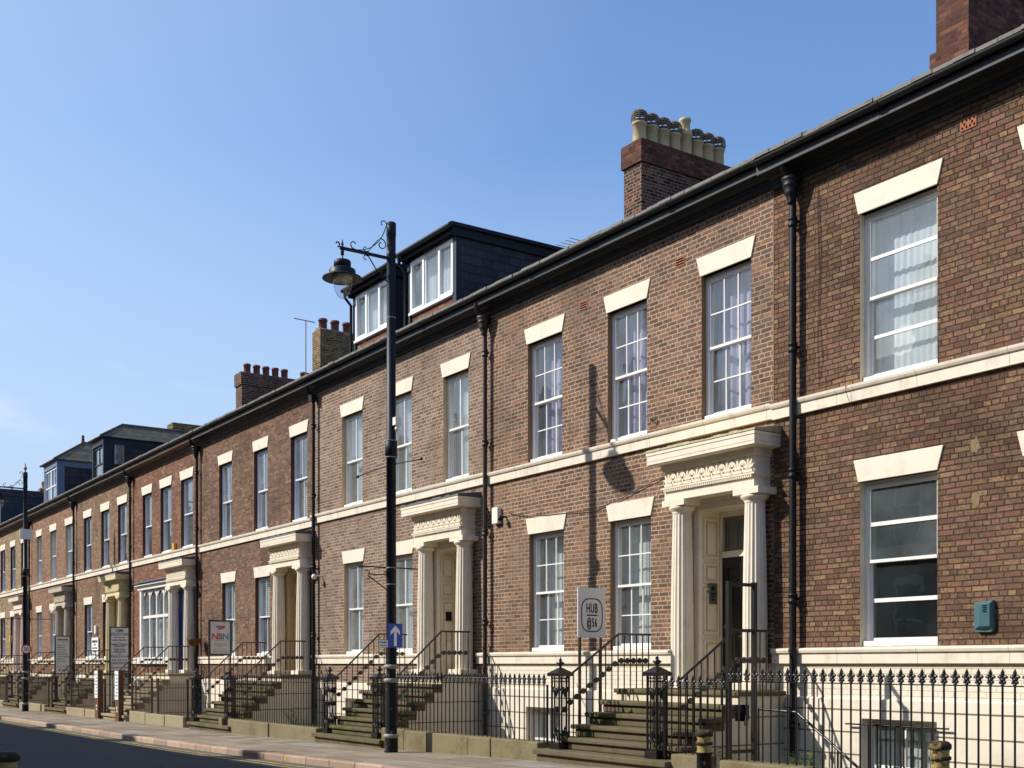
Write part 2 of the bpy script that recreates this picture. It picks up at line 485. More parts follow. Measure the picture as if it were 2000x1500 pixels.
M['darkblue'] = paint('dark_blue_dormer_paint', '1c2630', .5, .3, '30363c', bumps=.1)
M['felt'] = paint('dark_felt_roof', '26282c', .8, .3, '44443f', bumps=.3)
M['mansard'] = paint('dark_slate_blue_dormer_cladding', '2b3440', .6, .4, '4a4e56', bumps=.2)


# ------------------------------------------------------------------ geometry helpers
ORG = {}


class MB:
    def __init__(s):
        s.v, s.f, s.m, s.s = [], [], [], []

    def add(s, verts, faces, mi=0, smooth=False):
        o = len(s.v)
        s.v += [tuple(p) for p in verts]
        for f in faces:
            s.f.append(tuple(i + o for i in f))
            s.m.append(mi)
            s.s.append(smooth)
        return s

    def box(s, x0, x1, y0, y1, z0, z1, mi=0):
        v = [(x, y, z) for z in (z0, z1) for y in (y0, y1) for x in (x0, x1)]
        return s.add(v, [(0, 2, 3, 1), (4, 5, 7, 6), (0, 1, 5, 4), (2, 6, 7, 3), (0, 4, 6, 2), (1, 3, 7, 5)], mi)

    def bt(s, t0, t1, y0, y1, z0, z1, mi=0):
        return s.box(-max(t0, t1), -min(t0, t1), y0, y1, z0, z1, mi)

    def quad(s, a, b, c, d, mi=0):
        return s.add([a, b, c, d], [(0, 1, 2, 3)], mi)

    def ext(s, prof, t0, t1, mi=0, smooth=False):
        """closed (y, z) profile extruded along the street"""
        n = len(prof)
        v = [(-t0, y, z) for y, z in prof] + [(-t1, y, z) for y, z in prof]
        f = [(i, (i + 1) % n, n + (i + 1) % n, n + i) for i in range(n)]
        s.add(v, f, mi, smooth)
        return s.add(v, [tuple(range(n)), tuple(range(2 * n - 1, n - 1, -1))], mi)

    def exty(s, prof, y0, y1, mi=0):
        """closed (x, z) profile extruded in depth"""
        n = len(prof)
        v = [(x, y0, z) for x, z in prof] + [(x, y1, z) for x, z in prof]
        f = [(i, (i + 1) % n, n + (i + 1) % n, n + i) for i in range(n)] + [tuple(range(n)), tuple(range(2 * n - 1, n - 1, -1))]
        return s.add(v, f, mi)

    def extx(s, prof, x0, x1, mi=0):
        return s.ext(prof, -x0, -x1, mi)

    def tube(s, pts, r, n=8, mi=0, caps=True):
        pts = [Vector(p) for p in pts]
        rs = r if isinstance(r, (list, tuple)) else [r] * len(pts)
        rings = []
        prev = None
        for i, p in enumerate(pts):
            a = pts[max(i - 1, 0)]
            b = pts[min(i + 1, len(pts) - 1)]
            d = (b - a).normalized()
            if prev is None:
                up = Vector((0, 0, 1)) if abs(d.z) < .9 else Vector((1, 0, 0))
                e1 = d.cross(up).normalized()
            else:
                e1 = (prev - d * prev.dot(d)).normalized()
            prev = e1
            e2 = d.cross(e1)
            rings.append([p + (e1 * math.cos(2 * math.pi * k / n) + e2 * math.sin(2 * math.pi * k / n)) * rs[i] for k in range(n)])
        v = [q for rg in rings for q in rg]
        f = []
        for i in range(len(rings) - 1):
            for k in range(n):
                f.append((i * n + k, i * n + (k + 1) % n, (i + 1) * n + (k + 1) % n, (i + 1) * n + k))
        s.add(v, f, mi, n > 4)
        if caps:
            s.add(rings[0], [tuple(range(n - 1, -1, -1))], mi)
            s.add(rings[-1], [tuple(range(n))], mi)
        return s

    def lathe(s, prof, c=(0, 0, 0), n=16, mi=0, caps=True, smooth=True):
        """(r, z) profile turned about a vertical axis through c"""
        v, f = [], []
        for r, z in prof:
            for k in range(n):
                a = 2 * math.pi * k / n
                v.append((c[0] + r * math.cos(a), c[1] + r * math.sin(a), c[2] + z))
        for i in range(len(prof) - 1):
            for k in range(n):
                f.append((i * n + k, i * n + (k + 1) % n, (i + 1) * n + (k + 1) % n, (i + 1) * n + k))
        s.add(v, f, mi, smooth)
        if caps:
            s.add(v[:n], [tuple(range(n - 1, -1, -1))], mi)
            s.add(v[-n:], [tuple(range(n))], mi)
        return s

    def ball(s, c, rx, ry=None, rz=None, n=8, k=5, mi=0):
        ry = ry or rx
        rz = rz or rx
        v = [(c[0], c[1], c[2] - rz)]
        for i in range(1, k):
            ph = -math.pi / 2 + math.pi * i / k
            for j in range(n):
                a = 2 * math.pi * j / n
                v.append((c[0] + rx * math.cos(ph) * math.cos(a), c[1] + ry * math.cos(ph) * math.sin(a), c[2] + rz * math.sin(ph)))
        v.append((c[0], c[1], c[2] + rz))
        f = [(0, 1 + (j + 1) % n, 1 + j) for j in range(n)]
        for i in range(k - 2):
            for j in range(n):
                f.append((1 + i * n + j, 1 + i * n + (j + 1) % n, 1 + (i + 1) * n + (j + 1) % n, 1 + (i + 1) * n + j))
        L = len(v) - 1
        f += [(L, 1 + (k - 2) * n + j, 1 + (k - 2) * n + (j + 1) % n) for j in range(n)]
        return s.add(v, f, mi, True)

    def mesh(s, name, mats, org=(0, 0, 0), recalc=True, bevel=0):
        me = bpy.data.meshes.new(name)
        me.from_pydata([(x - org[0], y - org[1], z - org[2]) for x, y, z in s.v], [], s.f)
        for mt in mats:
            me.materials.append(M[mt] if isinstance(mt, str) else mt)
        for p, mi, sm in zip(me.polygons, s.m, s.s):
            p.material_index = mi
            p.use_smooth = sm
        if recalc:
            bm = bmesh.new()
            bm.from_mesh(me)
            bmesh.ops.recalc_face_normals(bm, faces=bm.faces)
            bm.to_mesh(me)
            bm.free()
        me.update()
        return me


def tag(o, label=None, cat=None, group=None, kind=None):
    if label:
        o['label'] = label
    if cat:
        o['category'] = cat
    if group:
        o['group'] = group
    if kind:
        o['kind'] = kind
    return o


def thing(name, loc, label, cat, group=None):
    o = bpy.data.objects.new(name, None)
    o.empty_display_size = .2
    COL.objects.link(o)
    o.location = loc
    ORG[o] = Vector(loc)
    return tag(o, label, cat, group, 'thing')


def link(name, me, parent=None, loc=None):
    o = bpy.data.objects.new(name, me)
    COL.objects.link(o)
    if parent is not None:
        o.parent = parent
        ORG[o] = ORG[parent]
        if loc is not None:
            o.location = Vector(loc) - ORG[parent]
    elif loc is not None:
        o.location = loc
    return o


def part(name, mb, mats, parent, label=None, recalc=True, bevel=0):
    if not isinstance(mats, (list, tuple)):
        mats = [mats]
    me = mb.mesh(name, mats, ORG[parent], recalc)
    o = link(name, me, parent)
    if label:
        o['label'] = label
    if bevel:
        b = o.modifiers.new('edge', 'BEVEL')
        b.width = bevel
        b.segments = 2
        b.limit_method = 'ANGLE'
    return o


def solo(name, mb, mats, label=None, cat=None, group=None, kind=None, recalc=True, bevel=0, loc=(0, 0, 0)):
    if isinstance(mats, str):
        mats = [mats]
    o = link(name, mb.mesh(name, mats, loc, recalc), None, loc)
    tag(o, label, cat, group, kind or 'thing')
    if bevel:
        b = o.modifiers.new('edge', 'BEVEL')
        b.width = bevel
        b.segments = 2
        b.limit_method = 'ANGLE'
    return o


def text(body, parent, loc, size, mat, facing='street', width=None, align='CENTER', name='lettering', sx=1.0, depth=.002, bold=0.0, space=1.0):
    """lettering as real raised characters; facing 'street' looks back down the street (+x), 'front' looks out from the facade (-y)"""
    cu = bpy.data.curves.new(name, 'FONT')
    cu.body = body
    cu.size = size
    cu.align_x = align
    cu.align_y = 'CENTER'
    cu.extrude = depth
    cu.offset = bold
    cu.space_character = space
    cu.materials.append(M[mat])
    o = bpy.data.objects.new(name, cu)
    COL.objects.link(o)
    o.parent = parent
    o.location = Vector(loc) - ORG[parent]
    o.rotation_euler = (R(90), 0, R(90)) if facing == 'street' else (R(90), 0, 0)
    o.scale = (sx, 1, 1)
    return o


def wall(mb, t0, t1, z0, z1, y, th, openings):
    ts = sorted({t0, t1, *[v for o in openings for v in o[:2]]})
    zs = sorted({z0, z1, *[v for o in openings for v in o[2:4]]})
    ts = [t for t in ts if t0 <= t <= t1]
    zs = [z for z in zs if z0 <= z <= z1]
    for a, b in zip(ts, ts[1:]):
        for c, d in zip(zs, zs[1:]):
            tm, zm = (a + b) / 2, (c + d) / 2
            if any(o[0] < tm < o[1] and o[2] < zm < o[3] for o in openings):
                continue
            mb.quad((-b, y, c), (-a, y, c), (-a, y, d), (-b, y, d), 0)
            mb.quad((-a, y + th, c), (-b, y + th, c), (-b, y + th, d), (-a, y + th, d), 2)
    for o in openings:
        a, b, c, d = o[0], o[1], max(o[2], z0), min(o[3], z1)
        mb.quad((-b, y, c), (-b, y, d), (-b, y + th, d), (-b, y + th, c), 1)
        mb.quad((-a, y, c), (-a, y + th, c), (-a, y + th, d), (-a, y, d), 1)
        if o[3] <= z1:
            mb.quad((-b, y, d), (-a, y, d), (-a, y + th, d), (-b, y + th, d), 1)
        if o[2] >= z0:
            mb.quad((-b, y, c), (-b, y + th, c), (-a, y + th, c), (-a, y, c), 1)


# ------------------------------------------------------------------ windows
def curtain_sheet(mb, x0, x1, z0, z1, y, amp, waves, gather=0.0):
    n = max(8, int(waves * 8))
    v = []
    for k in range(2):
        z = z0 if k == 0 else z1
        for i in range(n + 1):
            f = i / n
            x = x0 + (x1 - x0) * f
            v.append((x, y + amp * math.sin(f * waves * 2 * math.pi) + amp * .4 * math.sin(f * waves * 5.1 + 1), z))
    mb.add(v, [(i, i + 1, n + 2 + i, n + 1 + i) for i in range(n)], 0, True)


def window(house, ta, tb, z0, z1, nx=1, nz=(1, 1), cur='net', g='glass', bar=.02, frame='white', lintel=True, lint=.31, splay=.1, posters=None, mid=.5, label=None, sill=.07, g2=None):
    x0, x1 = -tb, -ta
    y = YF + .10
    f = MB()
    j = .045
    f.box(x0, x0 + j, y, y + .13, z0, z1)
    f.box(x1 - j, x1, y, y + .13, z0, z1)
    f.box(x0 + j, x1 - j, y, y + .13, z1 - .06, z1)
    f.box(x0 + j, x1 - j, y + .002, y + .13, z0, z0 + .04)
    zm = z0 + .04 + (z1 - z0 - .1) * mid
    pane = MB()
    for k, (za, zb, yy) in enumerate(((zm - .02, z1 - .06, y + .012), (z0 + .04, zm + .02, y + .052))):
        st = .042
        xa, xb = x0 + j, x1 - j
        lo = .042 if k == 0 else .075
        hi = .04 if k == 0 else .042
        f.box(xa, xa + st, yy, yy + .042, za, zb)
        f.box(xb - st, xb, yy, yy + .042, za, zb)
        f.box(xa + st, xb - st, yy - (.012 if k == 0 else 0), yy + .042, za, za + lo)
        f.box(xa + st, xb - st, yy, yy + .042, zb - hi, zb)
        ia, ib, ic, idd = xa + st, xb - st, za + lo, zb - hi
        nzz = nz[k]
        for q in range(1, nx):
            xc = ia + (ib - ia) * q / nx
            f.box(xc - bar / 2, xc + bar / 2, yy + .004, yy + .036, ic, idd)
        for q in range(1, nzz):
            zc = ic + (idd - ic) * q / nzz
            f.box(ia, ib, yy + .006, yy + .034, zc - bar / 2, zc + bar / 2)
        pane.quad((ia, yy + .02, ic), (ib, yy + .02, ic), (ib, yy + .02, idd), (ia, yy + .02, idd), 0 if g2 is None or k else 1)
    w = part('window', f, frame, house, label)
    part('pane', pane, [g, g2 or g], w, recalc=False)
    s = MB()
    s.box(x0 + .02, x1 - .02, y - .06, y + .0, z0 - .001 + .002, z0 + sill)
    part('sill', s, 'white' if frame != 'bluewhite' else 'white', w, bevel=.006)
    if lintel:
        lm = MB()
        lm.exty([(x0 - .02, z1), (x1 + .01, z1), (x1 + splay, z1 + lint), (x0 - splay, z1 + lint)], YF - .022, YF + .10)
        part('lintel', lm, 'cream', w, bevel=.006)
    c = MB()
    yc = YF + .40
    cm = 'netwhite'
    zi0, zi1 = z0 + .02, z1
    if cur == 'net':
        curtain_sheet(c, x0 - .30, x1 - .03, zi0, zi1, yc - .04, .012, 14)
    elif cur == 'netgap':
        curtain_sheet(c, x0 - .16, x1 + .05, zi0, zi1, yc - .03, .006, 14)
    elif cur == 'vblind':
        cm = 'pale'
        n = 12
        for q in range(n):
            xa = x0 - .30 + (x1 - x0 + .3) * q / n
            wd = (x1 - x0 + .3) / n
            c.quad((xa, yc + .008, zi0), (xa + wd * 1.08, yc - .008, zi0), (xa + wd * 1.08, yc - .008, zi1), (xa, yc + .008, zi1))
    elif cur == 'drape':
        cm = 'lavender'
        curtain_sheet(c, x0 - .02, x1 + .02, zi0 + .02, zi1, yc - .02, .03, 6)
    elif cur == 'pair':
        curtain_sheet(c, x0 + (x1 - x0) * .1, x1 + .05, zi0, zi1, yc, .03, 6)
        curtain_sheet(c, x0 - .4, x0 - .2, zi0, zi1, yc, .03, 2)
    elif cur in ('slats', 'halfslats', 'topslats'):
        cm = 'slatblind'
        a = zi0 if cur != 'topslats' else zm
        b = zi1 if cur != 'halfslats' else zm
        n = int((b - a) / .058)
        for q in range(n):
            zc = a + (b - a) * q / n
            c.quad((x0 - .12, yc - .12, zc), (x1, yc - .12, zc), (x1, yc - .095, zc + .044), (x0 - .12, yc - .095, zc + .044))
        if cur == 'topslats':
            cu = MB()
            curtain_sheet(cu, x0 + .45, x0 + .72, zm - .75, zm, yc, .01, 3)
            part('roller_blind', cu, 'yellowcloth', w, recalc=False)
    elif cur == 'side':
        cm = 'pale'
        curtain_sheet(c, x1 - .35, x1 + .05, zi0, zi1, yc, .03, 3)
    if c.v:
        part('slat_blind' if 'slats' in cur else 'curtain', c, cm, w, recalc=False)
    if posters:
        p = MB()
        for (fa, fb, za, zb) in posters:
            p.box(x0 + (x1 - x0) * fa, x0 + (x1 - x0) * fb, y + .10, y + .104, z0 + za, z0 + zb)
        po = part('window_poster', p, 'posterblue', w)
    return w


# ------------------------------------------------------------------ porches
def fluted_column(h, rb, rt, flutes=18):
    mb = MB()
    n = flutes * 6
    v, f = [], []
    K = 8
    for i in range(K + 1):
        q = i / K
        r = rb + (rt - rb) * q + .012 * math.sin(math.pi * q)
        for k in range(n):
            fr = (k % 6) / 6
            rr = r * (1 - .075 * math.sin(math.pi * fr))
            a = 2 * math.pi * k / n
            v.append((rr * math.cos(a), rr * math.sin(a), h * q))
    for i in range(K):
        for k in range(n):
            f.append((i * n + k, i * n + (k + 1) % n, (i + 1) * n + (k + 1) % n, (i + 1) * n + k))
    mb.add(v, f)
    # neck rings and echinus
    mb.lathe([(rt * .98, h - .0), (rt * 1.04, h + .012), (rt * 1.0, h + .02), (rt * 1.22, h + .05), (rt * 1.42, h + .085), (rt * 1.44, h + .11), (rt * 1.3, h + .125)], n=32)
    return mb


def palmette(mb, x, z, w, h, y, lotus=False):
    """a carved anthemion leaf standing proud of the frieze"""
    def petal(a, L, wd, bx, bz):
        ca, sa = math.sin(a), math.cos(a)
        pts = []
        for q, ww in ((0, .35), (.35, .8), (.7, 1.0), (.9, .7), (1, .15)):
            pts.append((bx + ca * L * q + sa * wd * ww, bz + sa * L * q - ca * wd * ww))
        for q, ww in ((1, .15), (.9, .7), (.7, 1.0), (.35, .8), (0, .35)):
            pts.append((bx + ca * L * q - sa * wd * ww, bz + sa * L * q + ca * wd * ww))
        mb.exty(pts, y - .028, y + .01)
    if lotus:
        petal(0, h * .98, w * .16, x, z)
    else:
        for a, L in ((-1.0, .62), (-.5, .84), (0, 1.0), (.5, .84), (1.0, .62)):
            petal(a, h * L, w * .085, x + w * .06 * a, z + .02)
        mb.exty([(x - w * .46, z - .03), (x + w * .46, z - .03), (x + w * .40, z + .012), (x - w * .40, z + .012)], y - .032, y + .01)


SHARED = {}


def porch(house, c, zl, mat='creamporch', cap='leadgrey', door='door_dark', detail=2, reveal=None, shift=0.0, recess=.50, panels=True):
    """Greek Doric doorcase: two fluted columns, architrave, carved frieze, cornice; c is its centre along the street"""
    dz = shift
    y_en = YF - .345
    e = MB()
    # architrave, frieze body, cornice
    T0, T1 = c - 1.0, c + .98
    e.bt(T0, T1, y_en, YF + .05, 4.19 + dz, 4.345 + dz)            # architrave
    for tc in (c - .88, c + .72):
        e.bt(tc - .25, tc + .27, y_en - .05, YF + .02, 4.09 + dz, 4.19 + dz)  # abacus blocks
    e.bt(T0 + .002, T1 - .002, y_en + .012, YF + .03, 4.345 + dz, 4.68 + dz)          # frieze ground
    e.bt(T0 - .045, T1 + .045, y_en - .045, YF + .04, 4.38 + dz, 4.405 + dz)   # fillet
    # bed moulding and corona (mitred round three sides)
    for (o, za, zb) in ((.025, 4.665, 4.70), (.04, 4.70, 4.775), (.205, 4.785, 4.83), (.198, 4.83, 4.838), (.205, 4.838, 4.93), (.215, 4.93, 4.975)):
        e.bt(T0 - o, T1 + o, y_en - o, YF + .02, za + dz, zb + dz)
    e.bt(T0 - .19, T1 + .19, y_en - .19, YF + .02, 4.775 + dz, 4.785 + dz)
    p = part('porch', e, mat, house)
    # lead / stone weathering on top
    k = MB()
    n = 14
    for i in range(n):
        a, b = T0 - .22 + (T1 - T0 + .44) * i / n, T0 - .22 + (T1 - T0 + .44) * (i + 1) / n
        h1 = rnd.uniform(.02, .05)
        k.add([(-a, y_en - .22, 4.987 + dz), (-b, y_en - .22, 4.987 + dz), (-b, YF + .01, 4.987 + dz), (-a, YF + .01, 4.987 + dz),
               (-a, y_en - .21, 4.99 + h1 + dz), (-b, y_en - .21, 4.99 + h1 + dz), (-b, YF + .01, 5.10 + dz), (-a, YF + .01, 5.10 + dz)],
              [(0, 1, 5, 4), (4, 5, 6, 7), (0, 4, 7, 3), (1, 2, 6, 5), (0, 3, 2, 1)])
    part('weathering_slab', k, cap, p)
    if detail >= 1:
        f = MB()
        N = 9
        for i in range(N):
            tc = T0 + .11 + (T1 - T0 - .22) * i / (N - 1)
            palmette(f, -tc, 4.45 + dz, .21, .19, y_en + .010)
            if i < N - 1:
                palmette(f, -(tc + (T1 - T0 - .22) / (N - 1) / 2), 4.43 + dz, .16, .21, y_en + .010, True)
        part('carved_frieze', f, mat, p)
        d = MB()
        nd = 46
        for i in range(nd):
            tc = T0 + .03 + (T1 - T0 - .06) * i / (nd - 1)
            d.bt(tc - .013, tc + .013, y_en - .04, y_en + .02, 4.337 + dz, 4.379 + dz)
        for i in range(7):
            yy = y_en + .03 + .045 * i
            d.bt(T0 - .04, T0 + .02, yy - .012, yy + .012, 4.347 + dz, 4.379 + dz)
        part('dentil_band', d, mat, p)
    # columns on plinth blocks
    hcol = 4.09 + dz - .125 - (zl + .11)
    key = ('col', round(hcol, 2))
    if key not in SHARED:
        SHARED[key] = fluted_column(hcol, .185, .15).mesh('column', ['creamporch'])
    me = SHARED[key]
    if mat != 'creamporch':
        k2 = key + (mat,)
        if k2 not in SHARED:
            SHARED[k2] = me.copy()
            SHARED[k2].materials[0] = M[mat]
        me = SHARED[k2]
    for tc in (c - .88, c + .72):
        col = link('column', me, p, (-tc, YF - .20, zl + .11))
        b = MB()
        b.bt(tc - .24, tc + .24, YF - .44, YF - .005, zl + .002, zl + .11)
        part('plinth_block', b, mat, p, bevel=.01)
    # recessed doorway: panelled reveals, soffit, frame, door, fanlight
    ta, tb, yb = c - .56, c + .52, YF + recess
    r = MB()
    zt = 4.02 + dz
    r.quad((-tb, YF - .01, zl), (-tb, yb, zl), (-tb, yb, zt), (-tb, YF - .01, zt))
    r.quad((-ta, YF - .01, zl), (-ta, YF - .01, zt), (-ta, yb, zt), (-ta, yb, zl))
    r.quad((-tb, YF - .01, zt), (-tb, yb, zt), (-ta, yb, zt), (-ta, YF - .01, zt))
    r.bt(tb - .004, tb + .10, YF - .03, YF + .01, zl, zt + .10)      # architrave strips round the opening
    r.bt(ta - .10, ta + .004, YF - .03, YF + .01, zl, zt + .10)
    r.bt(ta + .004, tb - .004, YF - .028, YF + .01, zt - .002, zt + .098)
    if detail >= 1 and panels:
        zs = [(zl + .12, zl + .78), (zl + .88, zl + 1.62), (zl + 1.70, zl + 2.02), (zl + 2.10, zt - .12)]
        for za, zb in zs:
            ya, ye = YF + .06, YF + recess - .12
            for tt, sg in ((tb, -1), (ta, 1)):
                for (q0, q1, w0, w1) in ((ya, ye, za, za + .03), (ya, ye, zb - .03, zb), (ya, ya + .03, za + .03, zb - .03), (ye - .03, ye, za + .03, zb - .03)):
                    r.bt(tt + sg * .045, tt - sg * .01, q0, q1, w0, w1)
                r.bt(tt + sg * .035, tt - sg * .01, ya + .075, ye - .075, za + .075, zb - .075)
    r.bt(tb + .102, c + .74, YF - .022, YF + .01, zl + .002, zt + .07)      # plastered wall behind the columns
    r.bt(c - .9, ta - .102, YF - .022, YF + .01, zl + .002, zt + .07)
    r.bt(c - .9, c + .74, YF - .024, YF + .01, zt + .102, 4.186 + dz)
    part('door_surround', r, reveal or mat, p, recalc=False)
    d = MB()
    zd = zl + 2.12
    dm = M[door]
    d.bt(ta + .06, tb - .06, yb - .05, yb, zl + .03, zd)
    for za, zb in ((zl + .2, zl + .75), (zl + .9, zl + 1.35), (zl + 1.45, zd - .15)):
        for a, b in ((ta + .16, c - .07), (c + .03, tb - .16)):
            for (q0, q1, w0, w1) in ((a, b, za, za + .025), (a, b, zb - .025, zb), (a, a + .025, za + .025, zb - .025), (b - .025, b, za + .025, zb - .025)):
                d.bt(q0, q1, yb - .065, yb - .045, w0, w1)
    dr = part('front_door', d, door, house)
    hd = MB()
    hd.ball((-(tb - .18), yb - .10, zl + 1.0), .035)
    hd.tube([(-(tb - .18), yb - .1, zl + 1.0), (-(tb - .18), yb - .04, zl + 1.0)], .012, 6)
    hd.bt(c - .12, c + .08, yb - .07, yb - .049, zl + .82, zl + .86)
    part('handle', hd, 'brass', dr)
    fr = MB()
    fr.bt(ta, ta + .035, yb - .08, yb + .02, zl, zt)
    fr.bt(tb - .035, tb, yb - .08, yb + .02, zl, zt)
    fr.bt(ta + .06, tb - .06, yb - .075, yb + .02, zd, zd + .10)
    fr.bt(ta + .06, tb - .06, yb - .075, yb + .02, zt - .08, zt)
    part('door_frame', fr, mat, dr)
    fl = MB()
    fl.quad((-(tb - .06), yb - .03, zd + .1), (-(ta + .06), yb - .03, zd + .1), (-(ta + .06), yb - .03, zt - .08), (-(tb - .06), yb - .03, zt - .08))
    part('fanlight_pane', fl, 'glass', dr, recalc=False)
    return p


# ------------------------------------------------------------------ rainwater pipe
def downpipe(house, t, z0, z1, mat='pipe', style='hopper', r=.046, y=None, step=None):
    y = y or YF - .075
    mb = MB()
    if step:       # pipe stands clear of the string course in one straight run
        y -= .04
    mb.tube([(-t, y, z0), (-t, y, z1)], r, 12)
    z = z0 + .4
    while z < z1 - .3:
        mb.lathe([(r * 1.0, 0), (r * 1.35, .01), (r * 1.35, .05), (r * 1.15, .06), (r * 1.15, .10), (r * 1.35, .11), (r * 1.35, .14), (r, .15)], (-t, y, z), 12)
        mb.box(-t - .10, -t + .10, y + .02, y + .04, z + .05, z + .09)
        z += 1.83
    p = part('downpipe', mb, mat, house)
    h = MB()
    if style == 'hopper':
        h.lathe([(.05, 0), (.062, .02), (.053, .05), (.085, .12), (.105, .17), (.097, .19), (.125, .24), (.133, .27), (.118, .29), (.145, .33), (.15, .37), (.05, .38)], (-t, y - .03, z1 - .36), 16)
        h.tube([(-t, y - .03, z1 - .02), (-t, y - .2, z1 + .12), (-t, y - .22, z1 + .26)], .05, 8)
    else:
        h.box(-t - .09, -t + .09, y - .10, y + .06, z1 - .16, z1 + .02)
        h.tube([(-t, y, z1 - .02), (-t, y - .16, z1 + .10), (-t, y - .2, z1 + .22)], .045, 8)
    part('hopper_head', h, mat, p)
    return p


def cornice(house, t0, t1, fas='fascia', drop=0.0, out=0.0, gut='black', mould='soffitdark'):
    z = -drop
    c = MB()
    o = out
    c.ext([(YF + .1, 8.80 + z), (YF - .085, 8.81 + z), (YF - .12, 8.83 + z), (YF - .15, 8.84 + z), (YF - .29 - o, 8.845 + z), (YF - .29 - o, 8.94 + z), (YF + .1, 8.94 + z)], t0, t1)
    lm = MB()
    lm.ext([(YF + .1, 8.68 + z), (YF - .045, 8.68 + z), (YF - .055, 8.70 + z), (YF - .055, 8.765 + z), (YF - .075, 8.772 + z), (YF - .085, 8.81 + z), (YF + .1, 8.80 + z)], t0, t1)
    cn = part('cornice', c, mould, house)
    part('bed_moulding', lm, fas, cn)
    f = MB()
    n = max(2, int((t1 - t0) / 1.83))
    for i in range(n):
        a, b = t0 + (t1 - t0) * i / n, t0 + (t1 - t0) * (i + 1) / n
        w = .004 * (i % 2)
        f.ext([(YF - .293 - o - w, 8.828 + z - w), (YF - .325 - o - w, 8.825 + z - w), (YF - .33 - o - w, 8.945 + z), (YF - .293 - o - w, 8.945 + z)], a, b - .004)
    part('fascia_board', f, fas, cn)
    g = MB()
    pr = []
    yc, zc, r = YF - .392 - o, 8.995 + z, .058
    for k in range(9):
        a = math.pi + math.pi * k / 8
        pr.append((yc + r * math.cos(a), zc + r * math.sin(a)))
    for k in range(9):
        a = 2 * math.pi - math.pi * k / 8
        pr.append((yc + (r - .008) * math.cos(a), zc + (r - .008) * math.sin(a)))
    g.ext(pr, t0, t1)
    for i in range(1, n):
        a = t0 + (t1 - t0) * i / n
        pr2 = [(yc + r * 1.18 * math.cos(math.pi + math.pi * k / 8), zc + r * 1.18 * math.sin(math.pi + math.pi * k / 8)) for k in range(9)]
        pr2 += [(yc + r * .98 * math.cos(2 * math.pi - math.pi * k / 8), zc + r * .98 * math.sin(2 * math.pi - math.pi * k / 8)) for k in range(9)]
        g.ext(pr2, a - .05, a + .05)
    part('gutter', g, gut, house)


def chimney(house, ta, tb, y0, y1, zb, zt, mat, pots, potmat='potred', potr=.11, poth=.36, cowls=(), capmat=None, cap=.45, tall=()):
    c = MB()
    c.bt(ta, tb, y0, y1, zb, zt - cap)
    ch = part('chimney', c, mat, house)
    k = MB()
    if capmat:
        k.bt(ta - .05, tb + .05, y0 - .05, y1 + .05, zt - cap, zt)
        part('corbelled_cap', k, capmat, ch)
    else:
        k.bt(ta, tb, y0, y1, zt - cap, zt - .02)
        part('oversailing_course', k, mat, ch)
    tm = (ta + tb) / 2
    fl = MB()
    fl.exty([(-tb + .03, zt - .02), (-ta - .03, zt - .02), (-tm + .12, zt + .07), (-tm - .12, zt + .07)], y0 + .03, y1 - .03)
    part('flaunching', fl, 'mortarcap', ch)
    for i, y in enumerate(pots):
        h = poth * (1.2 if i in tall else 1)
        p = MB()
        pm = potmat[i % len(potmat)] if isinstance(potmat, list) else potmat
        c0 = (-tm, y, zt)
        p.lathe([(potr * 1.05, 0), (potr * .98, .05), (potr * .96, h * .8), (potr * 1.12, h * .82), (potr * 1.12, h * .9), (potr * .92, h * .92), (potr * 1.05, h), (potr * .8, h), (potr * .75, h - .15)], c0, 16, caps=False)
        if i in tall:
            p.lathe([(potr * .8, h - .05), (potr * .72, h + .20), (potr * .9, h + .22), (potr * .9, h + .28), (potr * .6, h + .28), (potr * .55, h)], c0, 14, caps=False)
        po = part('chimney_pot', p, [pm], ch)
        if i in cowls:
            w = MB()
            for a in range(8):
                an = 2 * math.pi * a / 8
                pts = [(c0[0] + potr * 1.1 * math.cos(an) * q, c0[1] + potr * 1.1 * math.sin(an) * q, zt + h * .92 + zz) for q, zz in ((1, 0), (1.08, .1), (1.0, .2), (.6, .27), (0, .29))]
                w.tube(pts, .012, 4)
            for zz, q in ((.02, 1.1), (.07, 1.16), (.12, 1.16), (.17, 1.12), (.215, .98)):
                w.lathe([(potr * q, zz - .008), (potr * q + .012, zz - .008), (potr * q + .012, zz + .014), (potr * q, zz + .014)], (c0[0], c0[1], zt + h * .92), 16, caps=False)
            w.lathe([(potr * .95, .225), (potr * .7, .27), (potr * .2, .295)], (c0[0], c0[1], zt + h * .92), 14)
            part('wire_cowl', w, 'cowl', ch)
    return ch


def roof(house, t0, t1, mat='slate', y0=YF - .40, z0=9.02, slope=.55, yr=18.2):
    r = MB()
    zr = z0 + (yr - y0) * slope
    r.ext([(y0, z0), (yr, zr), (yr + 5.2, zr - 5.2 * slope), (yr + 5.2, zr - 5.2 * slope - .08), (yr, zr - .08), (y0, z0 - .035)], t0, t1)
    o = part('roof', r, mat, house)
    k = MB()
    n = max(4, int((t1 - t0) / .3))
    for i in range(n):       # ragged front edge of the lowest slates
        a, b = t0 + (t1 - t0) * i / n, t0 + (t1 - t0) * (i + 1) / n
        j = rnd.uniform(-.015, .012)
        q = rnd.uniform(.0, .012)
        k.ext([(y0 - .03 + j, z0 + .03 + q), (y0 + .3, z0 + .33 * slope + .012 + q), (y0 + .3, z0 + .30 * slope + .004), (y0 - .03 + j, z0 - .02 + q)], a + .003, b - .003)
    part('eaves_slates', k, 'eaves' if mat == 'slate' else mat, o)
    return o


